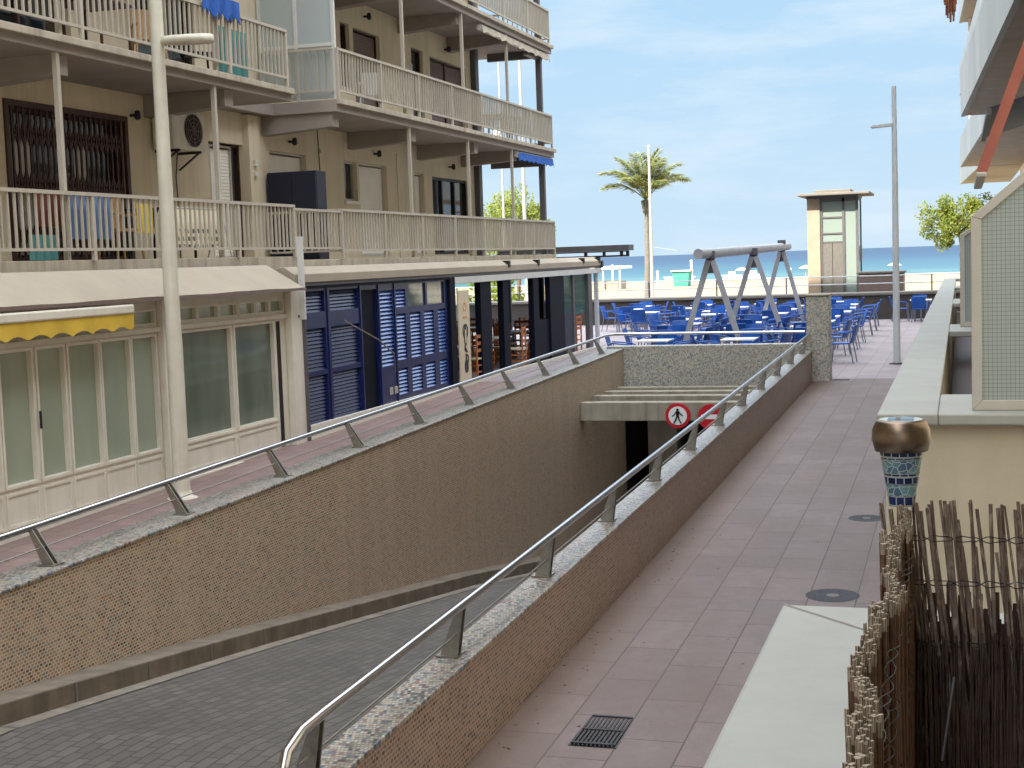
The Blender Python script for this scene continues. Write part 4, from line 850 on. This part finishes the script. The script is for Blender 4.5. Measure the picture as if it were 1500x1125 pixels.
# ------------------------------------------------------------------ vegetation
def crown(n, c, rad, leaf, seed, clumps=26):
    r = random.Random(seed); mb = MB(); cl = []
    for i in range(clumps):
        while True:
            p = Vector((r.uniform(-1,1), r.uniform(-1,1), r.uniform(-.9,1)))
            if .25 < p.length < 1: break
        cl.append((Vector((p.x*rad[0], p.y*rad[1], p.z*rad[2])), r.uniform(.25,.48)*min(rad)))
    for i in range(n):
        q, s = r.choice(cl); d = Vector((r.gauss(0,1), r.gauss(0,1), r.gauss(0,1))).normalized()*s*r.uniform(.5,1.1)
        p = Vector(c)+q+d; u = Vector((r.gauss(0,1), r.gauss(0,1), r.gauss(0,1))).normalized(); v = u.cross(Vector((r.gauss(0,1), r.gauss(0,1), r.gauss(0,1)))).normalized()
        L_ = leaf*r.uniform(.6,1.4); W_ = L_*.42
        mb.add([p-u*L_, p+v*W_, p+u*L_, p-v*W_], [(0,1,2,3)])
    return mb
def tree(name, label, x, y, z0, c, rad, n, leaf, seed, tr, m):
    t = thing(name, label, 'tree', (x,y,z0)); mb = MB().tube([(x,y,z0),(x+.05,y,(z0+c[2])/2),(c[0],c[1],c[2])], [tr, tr*.8, tr*.45], 8); rn = random.Random(seed)
    for k in range(7):
        a = rn.uniform(0,6.28); mb.tube([(c[0],c[1],c[2]-rad[2]*.7),(c[0]+rad[0]*.4*math.cos(a),c[1]+rad[1]*.4*math.sin(a),c[2]),(c[0]+rad[0]*.75*math.cos(a),c[1]+rad[1]*.75*math.sin(a),c[2]+rad[2]*rn.uniform(0,.6))], [tr*.4,tr*.25,.01], 6)
    obj('trunk', mb, 'bark', t); obj('crown', crown(n, c, rad, leaf, seed), m, t); return t
tree('round_tree', 'round yellow green tree beside the right hand building', 0.1, 72, -3.3, (-.1,72,1.22), (1.75,1.5,1.15), 6500, .085, 5, .13, 'tree_leaf')
tree('shrub', 'yellow green treetop showing behind the left building corner', -25.2, 82, -3.3, (-25.2,82,2.0), (2.3,2.0,1.9), 7000, .11, 8, .16, 'tree_leaf')
for i, (x, y, s_, l) in enumerate(((-31,66,2.0,'green hedge seen through the restaurant, left'),(-26,65,1.8,'green hedge seen through the restaurant, middle'),(-21.5,66,1.5,'green hedge seen through the restaurant, right'))):
    t = thing('hedge', l, 'hedge', (x,y,-3.2)); obj('stem', MB().tube([(x,y,-3.25),(x,y,-1.8)], .08, 6), 'bark', t); obj('foliage', crown(3500, (x,y,-1.6), (2.2,1.2,s_), .12, 20+i), 'hedge_leaf', t)
t = thing('palm_tree', 'tall date palm with feathery crown on the beach front', 'palm', (-15.85, 75, -3.3))
mb = MB(); n = 14; mb.tube([(-15.95+.12*math.sin(i*.15), 75, -3.35+6.3*i/n) for i in range(n+1)], [.165-.05*i/n+(.02 if i % 2 else 0) for i in range(n)]+[.2], 12); obj('trunk', mb, 'trunk_palm', t)
rp = random.Random(11); top = Vector((-15.85,75,2.95)); nfr = 19
mb = MB()
for i in range(30):
    a = rp.uniform(0,6.28); mb.tube([(top.x+.12*math.cos(a),top.y+.18*math.sin(a),top.z-.55+rp.uniform(-.2,.2)),(top.x+.24*math.cos(a),top.y+.34*math.sin(a),top.z-.05)], [.05,.02], 5)
obj('leaf_base', mb, 'trunk_palm', t)
for i in range(nfr):
    a = i*2.399+rp.uniform(-.2,.2); lift = 1.5-.85*(i/nfr)**.85; Ln = rp.uniform(2.5,3.1); pts = []
    for k in range(9):
        s_ = k/8; el = lift-s_**2.2*rp.uniform(.95,1.0)*(1.55-.62*lift)
        if k == 0: p = top.copy()
        else: p = pts[-1]+Vector((math.cos(a)*math.cos(el), math.sin(a)*math.cos(el), math.sin(el)))*Ln/8
        pts.append(p)
    mb = MB().tube(pts, [.035-.03*k/8 for k in range(9)], 4)
    for k in range(2, 8):
        for h in range(16):
            f = h/16; p = pts[k].lerp(pts[k+1], f); d = (pts[k+1]-pts[k]).normalized(); sd_ = d.cross(Vector((0,0,1))).normalized(); s_ = (k+f)/8
            ll = .80*(math.sin(min(1,(s_-.18)*1.1+.16)*math.pi*.86)**.6)*rp.uniform(.75,1.15)
            for sg in (-1, 1):
                v = (sd_*sg*.75+d*.65+Vector((0,0,.05-.55*rp.random()))).normalized(); w2 = v.cross(Vector((rp.uniform(-.3,.3),rp.uniform(-.3,.3),1))).normalized()*.036
                mb.add([p, p+v*ll*.5+w2, p+v*ll, p+v*ll*.5-w2], [(0,1,2,3)])
    obj('frond', mb, 'palm_leaf', t)

# ------------------------------------------------------------------ beach things
t = thing('beach_hut', 'small beach bar with flat white roof far on the sand', 'beach bar', (-42, 175, -4.1))
obj('roof', MB().box(-44.5,-39.6,172,178,-1.5,-1.15), 'white_paint', t); obj('counter', MB().box(-44,-40.2,172.6,177,-4.2,-3.0), 'stone_pink', t)
for x in (-44.2,-42,-39.9): obj('post', MB().box(x-.1,x+.1,172.2,172.4,-4.2,-1.5), 'alu_frame', t)
t = thing('lifeguard_box', 'turquoise box cabin standing on the sand', 'cabin', (-34.7, 186, -4.1)); obj('body', MB().prism([(-35.7,-4.15),(-33.8,-4.15),(-33.6,-2.2),(-35.9,-2.2)], 'y', 185, 187), 'turquoise', t, bevel=.05); obj('roof', MB().box(-36.05,-33.45,184.8,187.2,-2.2,-2.05), 'white_paint', t)
bp = [(-45,190,2.9,'left of the palm'),(-34.3,190.4,3.2,'beside the turquoise cabin'),(-38.2,187,1.9,'right of the palm trunk'),(-37.0,200,1.6,'between the palm and the turquoise cabin'),(-24,215,1.6,'between the A-frame legs')]
for x, y, h, l in bp:
    z = -3.2-.00715*(y-56); t = thing('beach_post', 'thin white post on the beach ' + l, 'post', (x,y,z), 'white posts on the beach'); obj('pole', MB().tube([(x,y,z-.1),(x,y,z+h)], .16, 6), 'white_paint', t); obj('cap', MB().lathe([(.2,0),(.2,.1),(.05,.2)], (x,y,z+h), 6), 'white_paint', t)
rb = random.Random(5)
where = ['at the foot of the A-frame left leg','left of the lift tower','right of the lift tower','near the slim grey lamp','beyond the turquoise cabin','beside the beach bar','between palm and beach bar','far right of the beach']
for i, (x, y) in enumerate([(-31,214),(-22.5,222),(-9.5,224)]):
    z = -3.2-.00715*(y-56); t = thing('parasol', 'small pale beach parasol ' + where[i], 'parasol', (x,y,z), 'parasols on the beach')
    obj('pole', MB().tube([(x,y,z-.1),(x,y,z+2.0)], .04, 5), 'white_paint', t); obj('canopy', MB().lathe([(1.1,1.65),(.6,1.95),(.02,2.15)], (x,y,z), 8), 'canvas_white', t)
for i, (x, y, ln, l) in enumerate(((-47.5,252,5.0,'long white pedal boat moored left of the palm'),(-38.5,254,3.0,'small white pedal boat moored right of the palm'),(-35,256,2.6,'smallest white pedal boat moored beyond the turquoise cabin'))):
    t = thing('pedal_boat', l, 'boat', (x,y,-4.5)); obj('hull', MB().prism([(x-ln/2,-4.2),(x-ln/2-.3,-3.9),(x+ln/2+.3,-3.9),(x+ln/2,-4.6),(x-ln/2,-4.6)], 'y', y-.8, y+.8), 'white_paint', t); obj('seat', MB().box(x-.6,x+.5,y-.5,y+.5,-3.9,-3.3), 'white_paint', t)

# ================================================================== RIGHT SIDE: neighbour planter, screens, building
t = thing('planter_wall', 'long pale planter wall with white coping along the footpath', 'planter', (-.2, 20, -3))
obj('wall', MB().box(-.49, -.16, 9.92, 50, -3.2, -1.176), 'neighbour_wall', t); obj('front_wall', MB().box(-.489, 3.0, 9.84, 10.15, -3.2, -1.176), 'neighbour_wall', t)
mb = MB().box(-.54, -.15, 9.74, 50.1, -1.175, -1.10).box(-.149, 3.0, 9.74, 11.05, -1.175, -1.10); 
for a, c2 in ((19.2,20.9),(28.4,30.8),(39,41),(49,50.1)): mb.box(-.149, 3.0, a, c2, -1.175, -1.10)
obj('coping', mb, 'coping', t, bevel=.012)
obj('inner_wall', MB().box(.9, 1.0, 10.2, 50, -3.2, -1.18), 'shutter_brown', t)
obj('soil', MB().box(-.15, .9, 10.2, 50, -2.3, -2.2), 'brown_wood', t)
def screen(y, x0, x1, zb, zc, zt, label):
    t = thing('glass_screen', label, 'screen', (x0, y, zb)); fw = .065; sl = (zt-zc)/(x1-x0)
    mb = MB(); mb.prism([(x0,zb),(x0+fw,zb+fw),(x0+fw,zc-.02),(x0,zc)], 'y', y, y+.06); mb.prism([(x0,zb),(x1,zb),(x1,zb+fw),(x0+fw+.002,zb+fw)], 'y', y, y+.06)
    mb.prism([(x0,zc+.001),(x0+fw,zc-.02+.002),(x1,zt-.09),(x1,zt)], 'y', y, y+.06); obj('screen_frame', mb, 'alu_frame', t, bevel=.004)
    obj('wired_pane', MB().prism([(x0+fw-.01,zb+fw-.01),(x1,zb+fw-.01),(x1,zt-.08),(x0+fw-.01,zc-.01)], 'y', y+.025, y+.035), 'wired_glass', t)
screen(9.95, .065, 1.9, -1.098, .18, 1.75, 'large wired glass screen with sloping grey frame on the planter coping')
screen(20.2, -.01, 1.7, -1.098, .13, 1.2, 'smaller distant glass screen on the planter behind the nearest one')
rb_ = thing('apartment_building', 'grey panelled apartment block at the right with stepped balconies', 'building', (3, 30, -3))
mb = MB(); mb.box(2.4, 14, 5, 64, -3.2, 16); mb.box(2.4, 14, -40, 4.9, -3.2, 16); obj('wall', mb, 'sunlit_white', rb_)
def balc(y0, x0, y1, x1, z, h, m, so):
    d = Vector((x1-x0, y1-y0, 0)).normalized(); nrm = Vector((d.y, -d.x, 0))
    a, b_ = Vector((x0,y0,0)), Vector((x1,y1,0)); c_, e = a+nrm*.1, b_+nrm*.1
    pl = lambda P, z_: (P.x, P.y, z_)
    mb = MB(); mb.add([pl(a,z),pl(b_,z),pl(e,z),pl(c_,z),pl(a,z+h),pl(b_,z+h),pl(e,z+h),pl(c_,z+h)], [(0,1,2,3),(7,6,5,4),(4,5,1,0),(5,6,2,1),(6,7,3,2),(7,4,0,3)])
    o = obj('balcony_front', mb, m, rb_)
    mb = MB(); mb.add([pl(c_,z+.02),pl(e,z+.02),(2.45,y1,z+.02),(2.45,y0,z+.02),pl(c_,z+.2),pl(e,z+.2),(2.45,y1,z+.2),(2.45,y0,z+.2)], [(0,1,2,3),(7,6,5,4),(4,5,1,0),(5,6,2,1),(6,7,3,2),(7,4,0,3)]); obj('balcony_slab', mb, so, rb_)
    mb = MB().box(b_.x+.1, 2.4, y1-.1, y1, z+.21, z+h); obj('balcony_end', mb, m, rb_)
for z in (3.1, 5.95, 8.8, 11.65):
    balc(14.0,.90, 37.0,.03, z, 1.15, 'panel_joint_grey', 'soffit'); balc(37.4,.76, 61.0,.01, z, 1.15, 'panel_joint_grey', 'soffit')
    balc(-30.0,1.2, 13.5,1.0, z, 1.15, 'panel_joint_grey', 'soffit') if z > 4 else None
balc(61.4,.72, 78.0,.0, 3.1, 1.15, 'panel_joint_grey', 'soffit')
obj('side_column', MB().box(.35, .9, 60.0, 61.0, 4.3, 12.6), 'sunlit_white', rb_)
obj('balcony_slab', MB().box(-.15, 2.39, -6, 2.6, 1.75, 1.95), 'soffit', rb_); obj('balcony_slab', MB().box(-.1, 2.39, -6, .4, -1.45, -1.3), 'soffit', rb_)
# terracotta awning
t = thing('awning', 'terracotta awning sloping out from the right hand building', 'awning', (.3, 12, .6))
mb = MB().prism([(.125,.58),(.20,.55),(1.33,3.61),(1.245,3.68)], 'y', 12.0, 12.06); obj('arm', mb, 'terracotta', t)
mb = MB().prism([(.16,.60),(.18,.60),(1.28,3.62),(1.26,3.64)], 'y', 12.061, 14.5); obj('fabric', mb, 'terracotta', t)
obj('front_bar', MB().box(.125,.20,11.98,14.55,.525,.565), 'alu_frame', t, bevel=.01)
t = thing('awning', 'dark navy awning below the terracotta one', 'awning', (.6, 16, 1.4))
obj('fabric', MB().prism([(.30,1.42),(.30,1.38),(2.4,1.95),(2.4,2.0)], 'y', 16, 20), 'navy', t); obj('front_bar', MB().box(.27,.32,15.98,20.02,1.34,1.41), 'dark_column', t)
t = thing('brushwood_blind', 'ragged brown brushwood blind corner hanging above the footpath', 'blind', (-.1, 14, 2.2)); mb = MB(); rq = random.Random(9)
for i in range(26):
    x = -.17+.15*i/25; zl = 2.22+(.06 if i < 8 else -.26*math.sin((i-8)/18*math.pi)*rq.uniform(.3,1)+.0); mb.tube([(x+rq.uniform(-.005,.005),14+rq.uniform(-.02,.02),zl),(x+rq.uniform(-.01,.01)+.04,14,4.6)], .009, 5)
obj('brush', mb, 'brush_brown', t); obj('top_bar', MB().box(-.25,2.4,13.96,14.04,4.6,4.68), 'brown_wood', t); obj('edge_roll', MB().tube([(-.17,14,2.26),(-.13,14,4.6)], .02, 8), 'ac_white', t)

# ================================================================== FOREGROUND: ledge, reed fence, solar lamp
t = thing('terrace_ledge', 'pale smooth ledge of the near terrace wall beside the footpath', 'ledge', (-.4, 3, -1.1))
mb = MB().box(-.54, 0.95, .4, 4.45, -1.18, -1.10); obj('coping', mb, 'coping', t, bevel=.01)
obj('mitre_joint', MB().add([(-.54,4.445,-1.0985),(-.532,4.452,-1.0985),(-.15,4.06,-1.0985),(-.154,4.05,-1.0985)], [(0,3,2,1)]), 'shutter_brown', t)
obj('wall', MB().box(-.49, .9, .45, 4.4, -3.2, -1.181), 'neighbour_wall', t)
rf = random.Random(21)
t = thing('reed_fence', 'dark brown reed fence with ragged top turning a corner in the foreground', 'fence', (-.12, 2.9, -1.1))
def reed(mb, x, y, z0, z1, r, lx, ly, cap=False):
    mx = rf.uniform(-.004,.004); mb.tube([(x,y,z0),(x+lx*.5+mx,y+ly*.5+mx,(z0+z1)/2),(x+lx,y+ly,z1)], [r, r*.95, r*.85], 5, cap=cap)
    return (x+lx, y+ly, z1, r*.85)
m1 = MB(); e1 = MB()
def cut(e, p):
    x, y, z, r = p; vs = [(x+r*math.cos(k*1.2566), y+r*math.sin(k*1.2566), z) for k in range(5)]+[(x+r*math.cos(k*1.2566), y+r*math.sin(k*1.2566), z-.018) for k in range(5)]
    vs = [(x+(a-x)*1.06, y+(b_-y)*1.06, c_+(.0006+.35*(a-x)*math.sin(x*9000) if i < 5 else 0)) for i, (a, b_, c_) in enumerate(vs)]
    e.add(vs, [(0,1,2,3,4)]+[(k,k+5,(k+1)%5+5,(k+1)%5) for k in range(5)])
y = .85
while y < 2.95:
    wob = .012*math.sin(y*9)+.006*math.sin(y*23); gap = .02*math.sin(y*5.3)
    for k in range(3):
        z1 = -.520+.010*math.sin(y*13)+.005*math.sin(y*41)+rf.uniform(-.008,.004)-.006*k; p = reed(m1, -.119+wob*.9+.004*math.sin(y*47)+k*.0045+rf.uniform(-.003,.003), y+rf.uniform(-.004,.004), -1.095, z1, rf.uniform(.0022,.0046), rf.uniform(-.006,.006), rf.uniform(-.014,.014)); cut(e1, p)
    y += rf.uniform(.0055,.0085)
obj('side_reeds', m1, 'reed_red', t); obj('cut_ends', e1, 'reed_end', t)
m2 = MB(); m3 = MB(); e2 = MB(); x = -.115
while x < 1.0:
    if not (.068 < x < .082):
        for k in range(1 if rf.random() < .6 else 2):
            z1 = -.515+(rf.uniform(-.015,.008) if rf.random() < .75 else rf.uniform(-.10,-.01)); p = reed(m2, x+rf.uniform(-.004,.004)+.012, 2.965+rf.uniform(-.008,.012), -1.095, z1, rf.uniform(.0022,.0058), -.034+rf.uniform(-.04,.024), rf.uniform(-.012,.014), True)
    x += rf.uniform(.0045,.0105)
x = -.12
while x < 1.0:
    reed(m3, x, 2.985+rf.uniform(-.004,.004), -1.095, -.72+rf.uniform(-.05,.04), rf.uniform(.004,.006), rf.uniform(-.004,.004), 0); x += .0052
m4 = MB(); x = -.112
while x < 1.0:
    reed(m4, x, 2.944+rf.uniform(-.003,.003), -1.095, -.785+.008*math.sin(x*30)+rf.uniform(-.03,.012), rf.uniform(.0016,.0034), rf.uniform(-.006,.006), 0); x += rf.uniform(.003,.0055)
obj('front_reeds', m2, 'reed_dark', t); obj('backing_reeds', m3, 'reed_back', t); obj('lower_dark_reeds', m4, 'reed_back', t)  # last mesh is a second row of thin dark reeds, lower front only
mb = MB()
for zz in (-.585, -.675, -.80):
    for ph in (0, math.pi): mb.tube([(-.12+.005*i, 2.955+.007*math.sin(i*.9+ph), zz+.006*math.sin(i*.31+ph)) for i in range(220)], .0011, 4)
    for ph in (0, math.pi): mb.tube([(-.098+.008*math.sin(i*.9+ph), 1.0+.02*i, zz+.004*math.sin(i*.5)) for i in range(97)], .0011, 4)
obj('binding_wire', mb, 'black_metal', t)
tag(obj('twig', MB().tube([(-.016,2.5,-.735),(-.035,2.35,-.83)], .003, 6), 'black_metal'), 'thin black stick leaning against the inner side of the reed fence', 'stick')
LX, LY = -.117, 2.965
t = thing('solar_lamp', 'solar garden lamp with brass cap and blue mosaic pot on the fence corner', 'lamp', (LX, LY, -.51))
obj('cap', MB().lathe([(.044,-.408),(.052,-.408),(.0575,-.385),(.0565,-.365),(.05,-.350),(.046,-.346),(.042,-.346)], (LX,LY,0), 40), 'brass', t)
obj('solar_panel', MB().box(LX-.025,LX+.025,LY-.025,LY+.025,-.3455,-.3435), 'dark_glass', t); obj('cap_glass', MB().lathe([(.0425,-.3462),(.0425,-.3448)], (LX,LY,0), 32), 'panel_grey', t)
def pr(z): return .0255+(z+.515)/.105*.0165
for z0, z1, m in ((-.520,-.517,'wired_glass'),(-.517,-.499,'pot_dark'),(-.499,-.497,'wired_glass'),(-.497,-.474,'pot_crackle'),(-.474,-.472,'wired_glass'),(-.472,-.453,'pot_dark'),(-.453,-.451,'wired_glass'),(-.451,-.424,'pot_crackle'),(-.424,-.422,'wired_glass'),(-.422,-.407,'pot_dark')):
    obj('mosaic_band', MB().lathe([(pr(z0)+(.0008 if z1-z0 < .004 else 0), z0),(pr(z1)+(.0008 if z1-z0 < .004 else 0), z1)], (LX,LY,0), 32), m, t)
t2 = MB().tube([(LX,LY,-.519),(LX,LY,-1.09)], .008, 8); obj('spike', t2, 'black_metal', t)

# ================================================================== PATH DETAILS
def manhole(x, y, r, label):
    z = gz(y); s = .0181; t = thing('manhole_cover', label, 'manhole', (x,y,z)); 
    ring = MB(); n = 40
    for (ra, rb2, dz, m, nm) in ((r, r*.86, .006, 'drain_iron', 'rim'), (r*.855, 0, .008, 'manhole_iron', 'lid'), (r*.2, 0, .010, 'promenade_stone', 'boss')):
        mb = MB(); vs = []
        for k in range(n): a = 2*math.pi*k/n; vs.append((x+ra*math.cos(a), y+ra*math.sin(a), z+dz+s*ra*math.sin(a)))
        if rb2:
            for k in range(n): a = 2*math.pi*k/n; vs.append((x+rb2*math.cos(a), y+rb2*math.sin(a), z+dz+s*rb2*math.sin(a)))
            mb.add(vs, [(k,(k+1)%n,n+(k+1)%n,n+k) for k in range(n)])
        else: mb.add(vs, [tuple(range(n))])
        obj(nm, mb, m, t)
manhole(-1.04, 12.0, .26, 'round grey manhole cover nearest the pale ledge'); manhole(-.96, 15.24, .22, 'round manhole cover in the path left of the solar lamp pot'); manhole(-.97, 17.45, .17, 'smallest and farthest round manhole cover in the path')
def drain(x, y, w_, l_, label):
    z = gz(y); t = thing('drain_grate', label, 'drain', (x,y,z)); mb = MB().box(x-w_/2-.02, x+w_/2+.02, y-l_/2-.02, y+l_/2+.02, z-.02, z+.004); obj('pit', mb, 'sign_black', t)
    mb = MB(); k = 10
    for i in range(k+1): xx = x-w_/2+w_*i/k; mb.box(xx-.007, xx+.007, y-l_/2, y+l_/2, z+.005, z+.014)
    for yy in (y-l_/2, y, y+l_/2): mb.box(x-w_/2, x+w_/2, yy-.012, yy+.012, z+.015, z+.02)
    obj('grate', mb, 'drain_iron', t)
drain(-2.15, 8.46, .26, .52, 'black iron drain grate at the foot of the parapet wall'); drain(-2.25, 28.75, .3, .2, 'small dark drain grate beside the mosaic pillar')
# dry leaves lying about
mb = MB(); rl = random.Random(4)
for i in range(260):
    if i % 3: x = rl.uniform(-2.78,-2.55) if rl.random() < .7 else rl.uniform(-2.5,-.6); y = rl.uniform(6,28)
    else: x = rl.uniform(-9.6,-7.0); y = rl.uniform(9,26)
    z = gz(y)+.006; a = rl.uniform(0,6.28); s_ = rl.uniform(.008,.022); mb.add([(x+s_*math.cos(a),y+s_*math.sin(a),z),(x-s_*.5*math.sin(a),y+s_*.5*math.cos(a),z+.006),(x-s_*math.cos(a),y-s_*math.sin(a),z+.002),(x+s_*.5*math.sin(a),y-s_*.5*math.cos(a),z+.004)], [(0,1,2,3)])
tag(obj('dry_leaves', mb, 'brush_brown'), 'scattered dry leaf litter on the pavements', 'leaves', kind='stuff')
